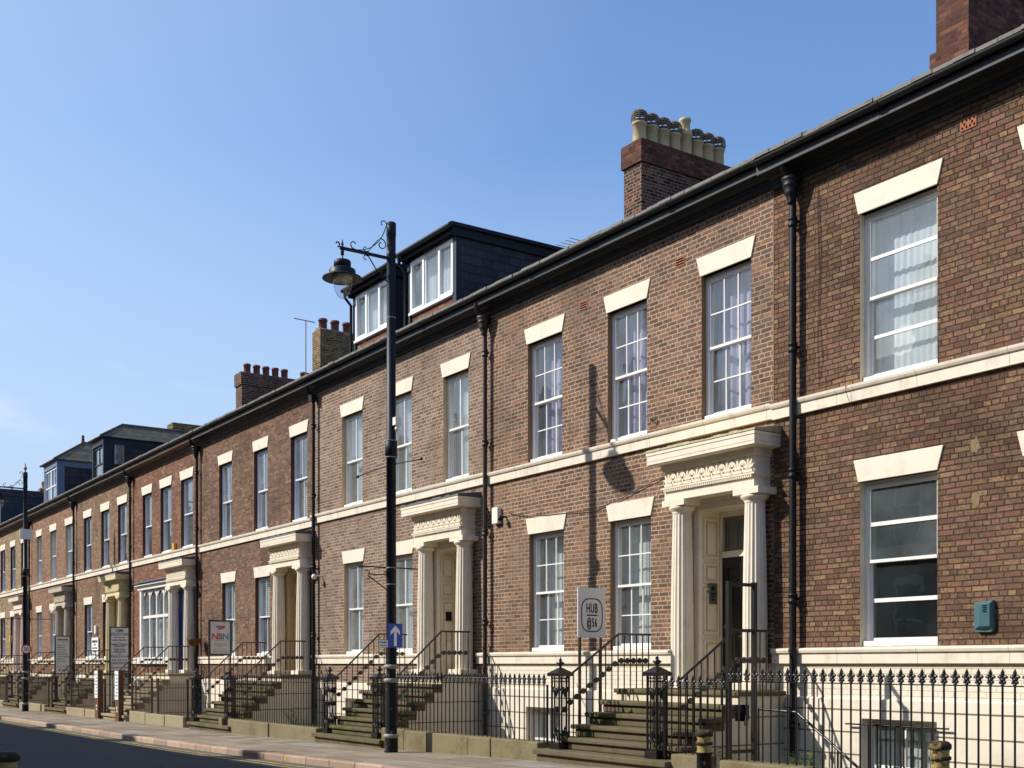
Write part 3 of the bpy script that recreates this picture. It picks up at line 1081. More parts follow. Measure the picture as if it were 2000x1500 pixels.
def box_dormer(house, t0, t1, y0, zt, label=None, lights=3):
    """flat-topped dormer: slate-hung cheeks, white casements, brick upstand"""
    z_at = lambda y: 9.02 + (y - (YF - .46)) * .55
    y1 = YF - .46 + (zt - 9.02) / .55
    rf = MB()
    rf.ext([(y0 - .22, zt - .01), (y1 + .5, zt + .012), (y1 + .5, zt + .09), (y0 - .22, zt + .07)], t0 - .12, t1 + .12)
    rf.ext([(y0 - .17, zt - .15), (y0 - .14, zt - .15), (y0 - .14, zt - .012), (y0 - .17, zt - .012)], t0 - .1, t1 + .1)
    rf.box(-t0 + .02, -t0 + .06, y0 - .14, y1 + .2, zt - .2, zt - .012)
    rf.box(-t1 - .06, -t1 - .02, y0 - .14, y1 + .2, zt - .2, zt - .012)
    dm = part('dormer', rf, 'felt', house, label)
    for t, s in ((t0, 1), (t1, -1)):
        d = MB()
        v = [(-t, y0, z_at(y0) - .1), (-t, y1, zt), (-t, y0, zt), (-t - s * .12, y0, z_at(y0) - .1), (-t - s * .12, y1, zt), (-t - s * .12, y0, zt)]
        d.add(v, [(0, 1, 2), (3, 5, 4), (0, 2, 5, 3), (1, 4, 5, 2), (0, 3, 4, 1)])
        part('cheek', d, 'slatewall', dm)
        tr = MB()
        tr.box(-t - (.14 if s > 0 else -.005), -t + (.005 if s > 0 else .14), y0 - .03, y0 + .09, z_at(y0) - .1, zt - .13)
        part('corner_board', tr, 'darkblue', dm)
    gu = MB()
    gu.tube([(-(t0 - .14), y0 - .26, zt - .02), (-(t1 + .14), y0 - .26, zt - .02)], .055, 10)
    gu.tube([(-(t1 + .02), y0 - .26, zt - .05), (-(t1 + .02), y0 - .24, zt - .22), (-(t1 + .02), y0 - .07, zt - .4), (-(t1 + .02), y0 - .07, z_at(y0) - .3)], .038, 8)
    part('dormer_gutter', gu, 'black', dm)
    up = MB()
    zb = 9.74
    up.bt(t0 + .12, t1 - .12, y0 + .02, y0 + .14, z_at(y0) - .2, zb)
    part('brick_upstand', up, 'brickE', dm)
    f = MB()
    p = MB()
    a, b = t0 + .14, t1 - .14
    z0, z1 = zb + .06, zt - .16
    f.bt(a - .03, b + .03, y0 - .06, y0 + .1, zb, zb + .06)
    f.bt(a, b, y0, y0 + .08, z1 - .05, z1)
    n = lights
    for i in range(n):
        c0, c1 = a + (b - a) * i / n, a + (b - a) * (i + 1) / n
        opn = (i != 1)
        w = .075 if opn else .05
        yy = y0 - (.03 if opn else 0)
        f.bt(c0, c0 + w, yy, y0 + .07, z0, z1 - .05)
        f.bt(c1 - w, c1, yy, y0 + .07, z0, z1 - .05)
        f.bt(c0 + w, c1 - w, yy, y0 + .07, z0, z0 + w)
        f.bt(c0 + w, c1 - w, yy, y0 + .07, z1 - .05 - w, z1 - .05)
        p.quad((-(c1 - w), y0 + .03, z0 + w), (-(c0 + w), y0 + .03, z0 + w), (-(c0 + w), y0 + .03, z1 - .05 - w), (-(c1 - w), y0 + .03, z1 - .05 - w))
    part('dormer_window', f, 'upvc', dm)
    part('dormer_pane', p, 'glassblue', dm, recalc=False)
    c = MB()
    curtain_sheet(c, -b, -a, z0, z1, y0 + .3, .02, 14)
    part('dormer_curtain', c, 'netwhite', dm, recalc=False)
    bk = MB()
    bk.quad((-t1, y1 - .2, 8.9), (-t0, y1 - .2, 8.9), (-t0, y1 - .2, zt), (-t1, y1 - .2, zt))
    part('dormer_back', bk, 'darkroom', dm)


def hip_dormer(house, t0, t1, y0, ze, zr, paintmat, slatemat, nwin, label=None, sidewin=False, finial=False):
    z_at = lambda y: 9.02 + (y - (YF - .46)) * .55
    y1 = YF - .46 + (ze - 9.02) / .55
    r = MB()
    tm = (t0 + t1) / 2
    hw = (t1 - t0) / 2 + .16
    ya = y0 - .2
    yb = ya + hw * 1.15
    ye = YF - .46 + (zr - 9.02) / .55 + .4
    v = [(-(tm - hw), ya, ze), (-(tm + hw), ya, ze), (-tm, yb, zr), (-tm, ye, zr), (-(tm - hw), ye, ze), (-(tm + hw), ye, ze)]
    r.add(v, [(0, 1, 2), (0, 2, 3, 4), (1, 5, 3, 2), (0, 4, 5, 1)])
    dm = part('dormer', r, slatemat, house, label, recalc=False)
    for t, s in ((t0, 1), (t1, -1)):
        d = MB()
        v = [(-t, y0, z_at(y0) - .1), (-t, y1, ze), (-t, y0, ze), (-t - s * .1, y0, z_at(y0) - .1), (-t - s * .1, y1, ze), (-t - s * .1, y0, ze)]
        d.add(v, [(0, 1, 2), (3, 5, 4), (0, 2, 5, 3), (1, 4, 5, 2), (0, 3, 4, 1)])
        part('cheek', d, 'slatewall', dm)
    tr = MB()
    for t, s in ((t0, 1), (t1, -1)):
        xa, xb = (-t - .12, -t + .02) if s > 0 else (-t - .02, -t + .12)
        tr.box(xa, xb, y0 - .04, y0 + (.30 if s > 0 else .12), z_at(y0) - .1, ze - .28)
        xo = -t + .012 if s > 0 else -t - .03
        tr.box(xo, xo + .018, y0 + .12, y1 - .3, ze - .3, ze)
    tr.bt(t0 - .02, t1 + .02, y0 - .05, y0 + .1, ze - .28, ze)
    part('dormer_boarding', tr, paintmat, dm)
    f, p = MB(), MB()
    a, b = t0 + .12, t1 - .12
    z0, z1 = 9.2, ze - .28
    for i in range(nwin):
        c0, c1 = a + (b - a) * i / nwin, a + (b - a) * (i + 1) / nwin
        f.bt(c0, c0 + .06, y0, y0 + .1, z0, z1)
        f.bt(c1 - .06, c1, y0, y0 + .1, z0, z1)
        zm = (z0 + z1) / 2
        for za, zb in ((z0, z0 + .08), (zm - .03, zm + .03), (z1 - .1, z1)):
            f.bt(c0 + .06, c1 - .06, y0 + .01, y0 + .09, za, zb)
        f.bt((c0 + c1) / 2 - .012, (c0 + c1) / 2 + .012, y0 + .02, y0 + .06, zm + .03, z1 - .1)
        p.quad((-(c1 - .06), y0 + .05, z0), (-(c0 + .06), y0 + .05, z0), (-(c0 + .06), y0 + .05, z1), (-(c1 - .06), y0 + .05, z1))
    if sidewin:
        f.box(-t0 + .012, -t0 + .04, y0 + .36, y0 + .86, 9.86, 10.76)
        p.quad((-t0 + .042, y0 + .41, 9.91), (-t0 + .042, y0 + .81, 9.91), (-t0 + .042, y0 + .81, 10.71), (-t0 + .042, y0 + .41, 10.71))
    part('dormer_window', f, 'bluewhite' if not sidewin else paintmat, dm)
    part('dormer_pane', p, 'glassblue', dm, recalc=False)
    c = MB()
    c.quad((-t1 + .1, y0 + .5, z0), (-t0 - .1, y0 + .5, z0), (-t0 - .1, y0 + .5, z1), (-t1 + .1, y0 + .5, z1))
    part('dormer_back', c, 'plaster', dm, recalc=False)
    rd = MB()
    rd.tube([(-tm, yb, zr), (-tm, ye, zr)], .06, 8)
    rd.tube([(-(tm - hw), ya, ze + .02), (-tm, yb, zr)], .045, 6)
    rd.tube([(-(tm + hw), ya, ze + .02), (-tm, yb, zr)], .045, 6)
    if finial:
        rd.lathe([(.09, 0), (.07, .12), (.06, .3), (.08, .32), (.05, .36)], (-tm, yb, zr), 10)
    part('ridge_tiles', rd, 'potred' if finial else slatemat, dm)


# ------------------------------------------------------------------ the houses
HOUSES = {}


def make_house(key, t0, t1, label, bmat, reveal, ups, lows, porch_c=None, zl=1.155, base='paintbrick', lower='ashlar', fas='fascia', gut='black', mould='soffitdark',
               cdrop=0.0, cout=0.0, dzs=0.0, basement=(), string='creamline', dooropen=True, rooms='plaster', extra_open=()):
    h = thing('terraced_house', (-(t0 + t1) / 2, YF, gz((t0 + t1) / 2)), label, 'house', 'brick terraced houses along the street')
    HOUSES[key] = h
    ops = [(a, b, 5.46 + dzs, 7.78) for a, b, *_ in ups] + [(a, b, 1.79, 4.07) for a, b, *_ in lows] + list(extra_open)
    door = []
    if porch_c is not None:
        door = [(porch_c - .62, porch_c + .58, zl - .02, 4.07)]
    w = MB()
    wall(w, t0, t1, 1.56, 8.70, YF, .34, ops + door)
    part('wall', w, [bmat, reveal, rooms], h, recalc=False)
    b = MB()
    wall(b, t0, t1, 1.06, 1.56, YF + .004, .336, door)
    part('plinth_wall', b, [base, 'cream', rooms], h, recalc=False)
    l = MB()
    bo = [(a, bb, c, d) for a, bb, c, d in basement]
    wall(l, t0, t1, -1.2, 1.06, YF - .04, .38, bo)
    l.quad((-t1, YF - .04, 1.06), (-t0, YF - .04, 1.06), (-t0, YF + .01, 1.085), (-t1, YF + .01, 1.085), 0)
    part('basement_wall', l, [lower, 'cream' if lower == 'ashlar' else reveal, rooms], h, recalc=False)
    # interior: floors, party walls and back wall, so that rooms read as rooms
    i = MB()
    for t in (t0 + .05, t1 - .05):
        i.quad((-t, YF + .34, -1.2), (-t, 21.5, -1.2), (-t, 21.5, 9.0), (-t, YF + .34, 9.0))
    i.quad((-t0, 18, -1.2), (-t1, 18, -1.2), (-t1, 18, 9.0), (-t0, 18, 9.0))
    for z in (1.15, 5.05, 8.69):
        i.bt(t0 + .05, t1 - .05, YF + .34, 21.5, z - .12, z)
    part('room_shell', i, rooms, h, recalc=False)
    e = MB()
    for t in (t0, t1):
        e.add([(-t, YF + .001, -1.2), (-t, 23, -1.2), (-t, 23, 9.0), (-t, 18.2, 11.8), (-t, YF + .001, 9.0)], [(0, 1, 2, 3, 4)])
    e.quad((-t0, 23, -1.2), (-t1, 23, -1.2), (-t1, 23, 9.0), (-t0, 23, 9.0))
    part('party_wall', e, bmat, h, recalc=False)
    s = MB()
    z = 5.22 + dzs
    s.ext([(YF + .05, z), (YF - .055, z), (YF - .06, z + .15), (YF - .085, z + .16), (YF - .10, z + .19), (YF - .105, z + .225), (YF + .05, z + .245)], t0, t1)
    part('string_course', s, string, h)
    p = MB()
    segs = [(t0, t1)] if porch_c is None else [(t0, porch_c - 1.13), (porch_c + .96, t1)]
    for a, c in segs:
        if c - a > .03:
            p.ext([(YF + .05, 1.56), (YF - .05, 1.56), (YF - .05, 1.70), (YF - .08, 1.715), (YF - .09, 1.75), (YF - .085, 1.775), (YF + .05, 1.795)], a, c)
    part('plinth_band', p, 'creamline', h)
    for k in ups:
        a, bb = k[0], k[1]
        kw = k[2] if len(k) > 2 else {}
        window(h, a, bb, 5.466 + dzs, 7.78, **kw)
    for k in lows:
        kw = k[2] if len(k) > 2 else {}
        window(h, k[0], k[1], 1.797, 4.07, **kw)
    for a, bb, c, d in basement:
        window(h, a, bb, c, d, nx=2, nz=(1, 1), cur='vblind', lintel=False, bar=.025, frame='white')
    cornice(h, t0, t1, fas, cdrop, cout, gut, mould)
    roof(h, t0, t1)
    return h


A_w = dict(nx=1, nz=(2, 2), bar=.045, g='glassblue', cur='netgap', splay=.095, mid=.5)
A_l = dict(nx=1, nz=(2, 2), bar=.055, cur='none', g='glassdirty', g2='glassfilm', mid=.52)
hA = make_house('A', 3.4, 12.27, 'mottled brown and ochre brick house with horizontal-bar sash windows and teal alarm box', 'brickA', 'creamreveal',
                [(9.44, 10.68, A_w), (6.98, 8.21, A_w), (4.5, 5.72, A_w)], [(9.44, 10.68, A_l), (6.98, 8.21, A_l)], None,
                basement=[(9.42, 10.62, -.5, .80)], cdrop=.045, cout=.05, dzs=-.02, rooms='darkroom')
B_u = dict(nx=3, nz=(2, 2), cur='drape')
B_l = dict(nx=3, nz=(2, 2), cur='vblind')
hB = make_house('B', 12.27, 20.11, 'brown-red brick house with six-over-six sash windows, mauve curtains and a carved cream porch', 'brickB', 'brownreveal',
                [(12.74, 13.83, B_u), (15.16, 16.22, B_u), (17.57, 18.69, B_u)], [(15.06, 16.15, B_l), (17.52, 18.64, B_l)], 13.35, 1.155,
                basement=[(17.6, 18.7, -.5, .72)])
C_u = dict(nx=2, nz=(1, 1), cur='net', g='glassblue', bar=.03)
hC = make_house('C', 20.11, 28.57, 'pale tan brick house under two flat-roofed slate dormers, behind the tall lamp post', 'brickC', 'tanreveal',
                [(20.86, 21.89, C_u), (23.29, 24.37, C_u), (25.73, 26.86, C_u)], [(23.25, 24.33, C_u), (25.68, 26.74, C_u)], 21.6, 1.33,
                base='brickC', basement=[(25.6, 26.6, -.5, .70)], dzs=.03)
D_a = dict(nx=2, nz=(1, 1), g='glassblue', cur='pair', frame='bluewhite')
D_b = dict(nx=2, nz=(1, 1), g='glassblue', cur='halfslats', frame='bluewhite')
D_c = dict(nx=2, nz=(1, 1), g='glassblue', cur='slats', frame='bluewhite')
D_d = dict(nx=2, nz=(1, 1), g='glassblue', cur='topslats', frame='bluewhite')
hD = make_house('D', 28.57, 37.4, 'dark red-brown brick house with venetian blinds and curtains, behind the comet-emblem board', 'brickD', 'darkreveal',
                [(28.96, 30.04, D_b), (31.66, 32.69, D_a), (34.46, 35.56, D_a)], [(31.5, 32.6, D_d), (34.2, 35.3, D_c)], 29.68, 1.27,
                base='brickD', basement=[(34.2, 35.2, -.5, .70)], fas='fasciagrey', dzs=-.03)
E_u = dict(nx=1, nz=(1, 1), cur='side', frame='bluewhite', g='glassblue')
hE = make_house('E', 37.4, 44.9, 'deep red brick house with blue front door and wide arched-light shop window', 'brickE', 'darkreveal',
                [(38.0, 39.2, E_u), (40.2, 41.4, E_u), (42.4, 43.5, E_u)], [], 38.68, 1.25, base='brickE', fas='fasciabrown', gut='pipebrown', mould='fasciabrown',
                extra_open=[(40.2, 43.6, 1.79, 4.25)])
F_u = dict(nx=1, nz=(1, 1), cur='none', g='glassblue', frame='bluewhite', posters=[(.35, .8, .42, .86)])
F_l = dict(nx=1, nz=(1, 1), cur='none', g='glassblue', frame='bluewhite', posters=[(.3, .75, 1.0, 1.5)])
hF = make_house('F', 44.9, 53.2, 'weathered brown brick house with pale yellow porch and hipped lichen-roofed dormer', 'brickF', 'darkreveal',
                [(45.5, 46.7, F_u), (47.9, 49.1, F_u), (50.6, 51.8, F_u)], [(47.75, 48.85, F_l), (50.5, 51.7, F_l)], 46.3, 1.2, base='brickF', fas='fasciagrey', mould='fascia')
G_u = dict(nx=1, nz=(1, 1), cur='net', g='glassblue', frame='bluewhite')
hG = make_house('G', 53.2, 62.0, 'dusty red brick house with grey-blue sash dormer and stone grey porch', 'brickG', 'tanreveal',
                [(53.7, 55.0, G_u), (56.7, 57.9, G_u), (59.6, 60.7, G_u)], [(56.8, 57.9, G_u), (59.6, 60.7, G_u)], 54.6, 1.2, base='brickG', fas='fasciagrey', gut='pipebrown', mould='fasciagrey')
H_u = dict(nx=1, nz=(1, 1), cur='side', g='glassblue', frame='bluewhite')
hH = make_house('H', 62.0, 70.6, 'yellow-brown brick house with pinkish porch, behind the far lamp post', 'brickH', 'darkreveal',
                [(63.0, 64.2, H_u), (65.6, 66.8, H_u), (68.2, 69.4, H_u)], [(65.7, 66.8, H_u), (68.2, 69.4, H_u)], 63.4, 1.1, base='brickH', fas='fasciabrown', gut='pipebrown', mould='fasciabrown')
hI = make_house('I', 70.6, 79.0, 'farthest brick house, carrying a large dark slate-blue box dormer', 'brickF', 'darkreveal',
                [(71.6, 72.7, H_u), (74.2, 75.3, H_u), (76.9, 78.0, H_u)], [(74.2, 75.3, H_u), (76.9, 78.0, H_u)], 72.0, 1.1, base='brickF', fas='fasciabrown')

porch(hB, 13.35, 1.155, cap='leadpale')
porch(hC, 21.6, 1.33, shift=.02)
porch(hD, 29.68, 1.27, door='door_dark', reveal='tanreveal')
porch(hE, 38.68, 1.25, door='door_blue', reveal='door_blue', recess=.14, detail=1, panels=False)
porch(hF, 46.3, 1.2, 'yellowporch', detail=1)
porch(hG, 54.6, 1.2, 'greyporch', detail=1, shift=-.03)
porch(hH, 63.4, 1.1, 'pinkporch', detail=0, shift=-.05)
porch(hI, 72.0, 1.1, 'greyporch', detail=0)

# wide shop window of the blue-door house
f, p = MB(), MB()
y = YF + .02
f.bt(40.0, 43.8, YF - .10, YF + .1, 4.27, 4.42)
f.bt(39.9, 43.9, YF - .2, YF + .1, 4.42, 4.50)
for tt in (40.2, 43.5):
    f.bt(tt - .02, tt + .16, YF - .06, YF + .1, 1.62, 4.25)
f.bt(40.0, 43.8, YF - .12, YF + .1, 1.56, 1.80)
for q in range(1, 4):
    tt = 40.3 + 3.2 * q / 4
    f.bt(tt - .04, tt + .04, y - .01, y + .08, 1.80, 4.25)
f.bt(40.3, 43.5, y - .02, y + .08, 3.22, 3.32)
for q in range(4):
    a, b = 40.34 + .8 * q, 41.06 + .8 * q
    c, r = (a + b) / 2, (b - a) / 2
    pts = [(-a, 4.26)] + [(-(c - r * math.cos(math.pi * k / 10)), 3.85 + r * .9 * math.sin(math.pi * k / 10)) for k in range(11)] + [(-b, 4.26)]
    for k in range(1, 11):
        f.add([(pts[k][0], y + .01, pts[k][1]), (pts[k + 1][0], y + .01, pts[k + 1][1]), (pts[k + 1][0], y + .01, 4.26), (pts[k][0], y + .01, 4.26)], [(0, 1, 2, 3)])
p.quad((-43.6, y + .05, 1.8), (-40.2, y + .05, 1.8), (-40.2, y + .05, 4.25), (-43.6, y + .05, 4.25))
w = part('shop_window', f, 'white', hE, 'wide white shop window with arched top lights')
part('pane', p, 'glassblue', w, recalc=False)
c = MB()
curtain_sheet(c, -43.4, -40.3, 1.8, 3.2, YF + .4, .02, 16)
part('curtain', c, 'pale', w, recalc=False)
# slate drip course over it
c = MB()
c.ext([(YF - .26, 4.52), (YF - .02, 4.62), (YF - .02, 4.58), (YF - .26, 4.50)], 39.8, 44.0)
part('drip_slates', c, 'leadgrey', w)

# rainwater pipes, each with its own house
downpipe(hA, 11.80, .2, 8.62, 'pipe', r=.052, step=True)
downpipe(hB, 20.05, .1, 8.62, 'pipebrown', step=True)
downpipe(hC, 28.32, .0, 8.60, 'pipe', 'box', step=True)
downpipe(hD, 37.3, .0, 8.62, 'pipe', step=True)
downpipe(hE, 44.7, .0, 8.62, 'pipe', 'hopper', step=True)
downpipe(hF, 53.1, .0, 8.62, 'pipe', step=True)
downpipe(hG, 61.8, .0, 8.62, 'pipe', step=True)

# chimneys on the party walls
PY = [17.62 + .31 * k for k in range(8)]
chimney(hA, 11.87, 12.5, 17.35, 21.0, 11.0, 13.6, 'brickChimRed', [17.8 + .4 * k for k in range(7)], 'potbuff', capmat='brickChimRed')
b = MB()
b.bt(11.82, 12.58, 17.28, 21.05, 11.0, 12.02)
part('chimney_shoulder', b, 'brickChimRed', hA)
chimney(hB, 19.82, 20.42, 17.0, 20.4, 11.0, 13.2, 'brickChim', [17.2 + .345 * k for k in range(8)], 'potbuff', .155, .56, cowls=(0, 1, 2, 3, 5, 6, 7), capmat='brickChimRed', cap=.5, tall=(4,))
chimney(hC, 28.3, 28.9, 17.4, 20.2, 11.0, 12.6, 'brickChim', [17.7 + .4 * k for k in range(5)], 'potred')
chimney(hD, 37.3, 37.95, 17.4, 20.2, 11.0, 13.22, 'brickChimTan', [17.65 + .46 * k for k in range(5)], ['potred', 'potred', 'potred', 'potbuff', 'potbuff'], .15, .42)
chimney(hE, 44.6, 45.25, 17.4, 20.6, 11.0, 13.2, 'brickChim', [17.75, 18.15, 18.55, 18.95, 19.35, 20.2, 20.45], 'potred', .14, .42, capmat='brickChim', cap=.5)
chimney(hF, 53.0, 53.7, 17.4, 20.8, 11.0, 12.6, 'brickChimTan', [], capmat='brickChimTan', cap=.25)
chimney(hI, 78.5, 79.2, 17.2, 20.5, 11.0, 12.75, 'brickChimTan', [17.5 + .42 * k for k in range(7)], 'potbuff', .15, .5, tall=(2,))

box_dormer(hC, 22.05, 24.25, YF + .45, 11.2, 'larger flat-roofed dormer with white casements')
box_dormer(hC, 24.95, 27.1, YF + .45, 11.13)
hip_dormer(hF, 49.75, 51.45, YF + .3, 11.0, 11.75, 'darkblue', 'slatelichen', 1, 'dark dormer with a small side window', sidewin=True)
hip_dormer(hG, 57.7, 60.3, YF + .3, 11.2, 12.35, 'greyblue', 'slatelichen', 2, 'grey-blue dormer with a pair of sashes', finial=True)
d = MB()
d.add([(-71.0, YF + .3, 8.9), (-71.0, 18.5, 8.9), (-71.0, 18.5, 11.35), (-71.0, YF + .3, 11.35), (-77.5, YF + .3, 8.9), (-77.5, 18.5, 8.9), (-77.5, 18.5, 11.35), (-77.5, YF + .3, 11.35)],
      [(0, 1, 2, 3), (4, 7, 6, 5), (3, 2, 6, 7), (0, 3, 7, 4), (0, 4, 5, 1), (1, 5, 6, 2)])
dm = part('dormer', d, 'mansard', hI, 'large dark box dormer')
d = MB()
d.bt(70.85, 77.6, YF + .1, 18.7, 11.35, 11.47)
d.bt(70.95, 77.6, YF + .2, 18.6, 11.12, 11.35)
d.bt(70.97, 77.6, YF + .25, 18.6, 10.7, 10.76)
part('dormer_roof', d, 'slate', dm)

# fixtures on the walls
def boxpart(name, house, t, z, w, h, d, mat, y=YF):
    b = MB()
    b.bt(t - w / 2, t + w / 2, y - d, y, z - h / 2, z + h / 2)
    return part(name, b, mat, house, bevel=.01)


b = MB()
tt, zz = 8.74, 2.15      # five-sided teal bell box
b.exty([(-tt - .13, zz + .17), (-tt + .13, zz + .19), (-tt + .13, zz - .17), (-tt + .10, zz - .2), (-tt - .10, zz - .2), (-tt - .13, zz - .17)], YF - .05, YF)
b.add([(-tt - .13, YF - .05, zz + .17), (-tt + .13, YF - .05, zz + .19), (-tt + .13, YF - .05, zz - .17), (-tt - .13, YF - .05, zz - .17),
       (-tt - .02, YF - .11, zz + .13), (-tt + .11, YF - .09, zz + .15), (-tt + .11, YF - .09, zz - .13), (-tt - .02, YF - .11, zz - .13)],
      [(0, 1, 5, 4), (1, 2, 6, 5), (2, 3, 7, 6), (3, 0, 4, 7), (4, 5, 6, 7)])
ab = part('alarm_box', b, 'teal', hA)
b = MB()
for k in range(4):
    b.box(-tt + .02, -tt + .07, YF - .108, YF - .098, zz + .05 + k * .025, zz + .058 + k * .025)  # raised black strips paint the shade inside the slots
part('vent_slot_shade', b, 'dark', ab)
ab = boxpart('airbrick', hA, 8.98, 8.40, .235, .155, .012, 'terracotta')
b = MB()
for q in (-1, 1):
    for i in range(3):
        for j in range(3):
            if (i + j) % 2 == 0:
                xx, z_ = -8.98 + q * .055 + (i - 1) * .03, 8.40 + (j - 1) * .042
                b.box(xx - .011, xx + .011, YF - .016, YF - .0125, z_ - .014, z_ + .014)  # holes are black plates on the face, their shade painted
part('vent_slot_shade', b, 'dark', ab)
for t, z in ((16.92, 8.10), (14.33, 8.16)):
    ab = boxpart('airbrick', hB, t, z, .22, .15, .01, 'terracotta')
    b = MB()
    for j in range(3):
        b.bt(t - .09, t + .09, YF - .014, YF - .0105, z - .05 + j * .042, z - .03 + j * .042)  # black strips on the face stand for shaded openings
    part('vent_slot_shade', b, 'dark', ab)
ab = boxpart('alarm_box', hB, 19.72, 4.55, .21, .33, .10, 'whiteplastic')
b = MB()
b.tube([(-19.45, YF, 4.5), (-19.45, YF - .12, 4.5), (-19.5, YF - .16, 4.46)], .02, 8)
b.ball((-19.45, YF - .14, 4.46), .06)
part('security_camera', b, 'pipe', hB)
boxpart('alarm_box', hE, 39.75, 5.55, .2, .3, .1, 'yellowplastic')
boxpart('alarm_box', hH, 66.6, 2.9, .25, .35, .1, 'yellowplastic')
b = MB()
b.tube([(-55.6, YF, 3.95), (-55.6, YF - .35, 3.95)], .025, 6)
b.ball((-55.6, YF - .38, 3.9), .1, .13, .09)
part('security_camera', b, 'whiteplastic', hG)
b = MB()
b.tube([(-28.05, YF, 3.85), (-28.05, YF - .2, 3.85)], .02, 6)
b.ball((-28.05, YF - .22, 3.82), .075)
part('security_camera', b, 'whiteplastic', hC)
boxpart('alarm_box', hF, 49.7, 2.98, .22, .34, .1, 'whiteplastic')
# intercom in the panelled doorway
b = MB()
b.box(-13.83, -13.80, YF + .16, YF + .32, 2.52, 2.86)
ic = part('intercom', b, 'steel', hB)
b = MB()
b.box(-13.802, -13.796, YF + .19, YF + .25, 2.75, 2.80)
part('intercom_lens', b, 'ink', ic)
b = MB()
b.box(-13.8005, -13.7985, YF + .20, YF + .205, 2.58, 2.70)
for k in range(3):
    b.box(-13.802, -13.796, YF + .20, YF + .28, 2.58 + k * .05, 2.60 + k * .05)
part('intercom_button', b, 'ink', ic)
b = MB()
b.box(-22.08, -22.05, YF + .17, YF + .31, 2.50, 2.70)
part('intercom', b, 'ink', hC)
# old fixing holes patched with mortar, and the pale joint where two houses meet
rr = random.Random(3)
for t, z, q in ((8.88, 4.30, 1.0), (8.88, 3.62, .8)):
    b = MB()
    ring = [(-t + math.cos(2 * math.pi * k / 14) * .075 * q * rr.uniform(.55, 1.2), z + math.sin(2 * math.pi * k / 14) * .115 * q * rr.uniform(.6, 1.15)) for k in range(14)]
    b.exty(ring, YF - .006, YF + .01)
    part('mortar_patch', b, 'patch', hA)
b = MB()
b.bt(12.272, 12.288, YF - .006, YF + .01, 5.48, 8.67)
part('mortar_joint', b, 'patch', hB)
# cables
b = MB()
for pts in ([(11.42, 8.55), (11.36, 7.4), (11.40, 6.6), (11.33, 5.9), (11.42, 5.55), (10.95, 5.62), (10.74, 5.75)], [(11.44, 8.5), (11.40, 7.2), (11.43, 6.2), (11.40, 5.62)]):
    b.tube([(-t, YF - .012, z) for t, z in pts], .004, 5)
b.tube([(-10.85, YF - .11, 5.50), (-10.83, YF - .118, 5.35), (-10.80, YF - .07, 5.18)], .004, 5)
part('cable', b, 'pipebrown', hA)
b = MB()
b.tube([(-t, YF - .03, z) for t, z in ((19.3, 4.55), (18.6, 4.42), (18.0, 4.38), (17.4, 4.36), (16.6, 4.33), (15.9, 4.42), (15.2, 4.58), (14.5, 4.72))], .007, 5)
part('cable', b, 'pipebrown', hB)

# basement window bars in front of the first house
b = MB()
for k in range(9):
    tt = 9.45 + 1.15 * k / 8
    b.tube([(-tt, YF - .10, -.6), (-tt, YF - .10, .74)], .011, 6)
for z in (.72, .1):
    b.tube([(-9.2, YF - .10, z), (-10.85, YF - .10, z)], .013, 6)
part('window_grille', b, 'pipe', hA)
# basement handrail at the first house
b = MB()
b.tube([(-11.6, 12.1, .92), (-10.9, 12.1, .90), (-9.0, 12.1, -.35)], .02, 8)
for t, z in ((11.6, .92), (10.9, .90), (10.2, .44), (9.5, -.02)):
    b.tube([(-t, 12.1, -1.2), (-t, 12.1, z)], .014, 6)
solo('handrail', b, 'iron', 'plain black handrail dropping to the basement area behind fleur-de-lis railings', 'handrail')

# ------------------------------------------------------------------ steps, handrails, pillars, railings
def steps(c, zl, zg, label, mat='step', side='stepside'):
    tl, tr = c + 1.41, c - 1.33
    th = thing('front_steps', (-c, 12, zg), label, 'steps', 'stone steps up to the front doors')
    n = max(4, round((zl - zg) / .19))
    rise = (zl - zg) / n
    y_land = 12.12
    going = (y_land - 10.72) / (n - 1)
    land = MB()
    land.bt(tr - .04, tl + .04, y_land - .03, YF - .045, zl - .07, zl)
    part('landing', land, mat, th, bevel=.018)
    for i in range(1, n):
        z = zl - rise * i
        yf = y_land - going * i
        s = MB()
        w = .0
        if i == n - 1:
            w = .30
            s.bt(tr - .08, tl + w, yf - .06, yf + going - .002, z - .085, z)
            s.bt(tr - .05, tl + w - .04, yf, yf + going + .05, zg - .3, z - .087)
        else:
            s.bt(tr - .07, tl + .06, yf - .05, yf + going - .002, z - .07, z)
            s.bt(tr, tl, yf, yf + going + .03, z - rise, z - .072)
        part('step', s, mat, th, bevel=.018)
    s = MB()
    s.bt(tr, tl, y_land + .01, YF - .045, zl - rise - .02, zl - .072)
    yq = y_land - going * (n - 2) + .03
    pr = [(yq, zg - 1.3), (YF - .046, zg - 1.3), (YF - .046, zl - .08), (y_land + .02, zl - .08)]
    for i in range(1, n - 1):
        z = zl - rise * i
        yf = y_land - going * i
        pr += [(yf + going + .02, z - .08), (yf + (.03 if i == n - 2 else .02), z - .08)]
    s.ext(pr, tr + .012, tl - .012)
    part('side_wall', s, side, th)
    return th, tl, tr, rise, going, n


DISC = None


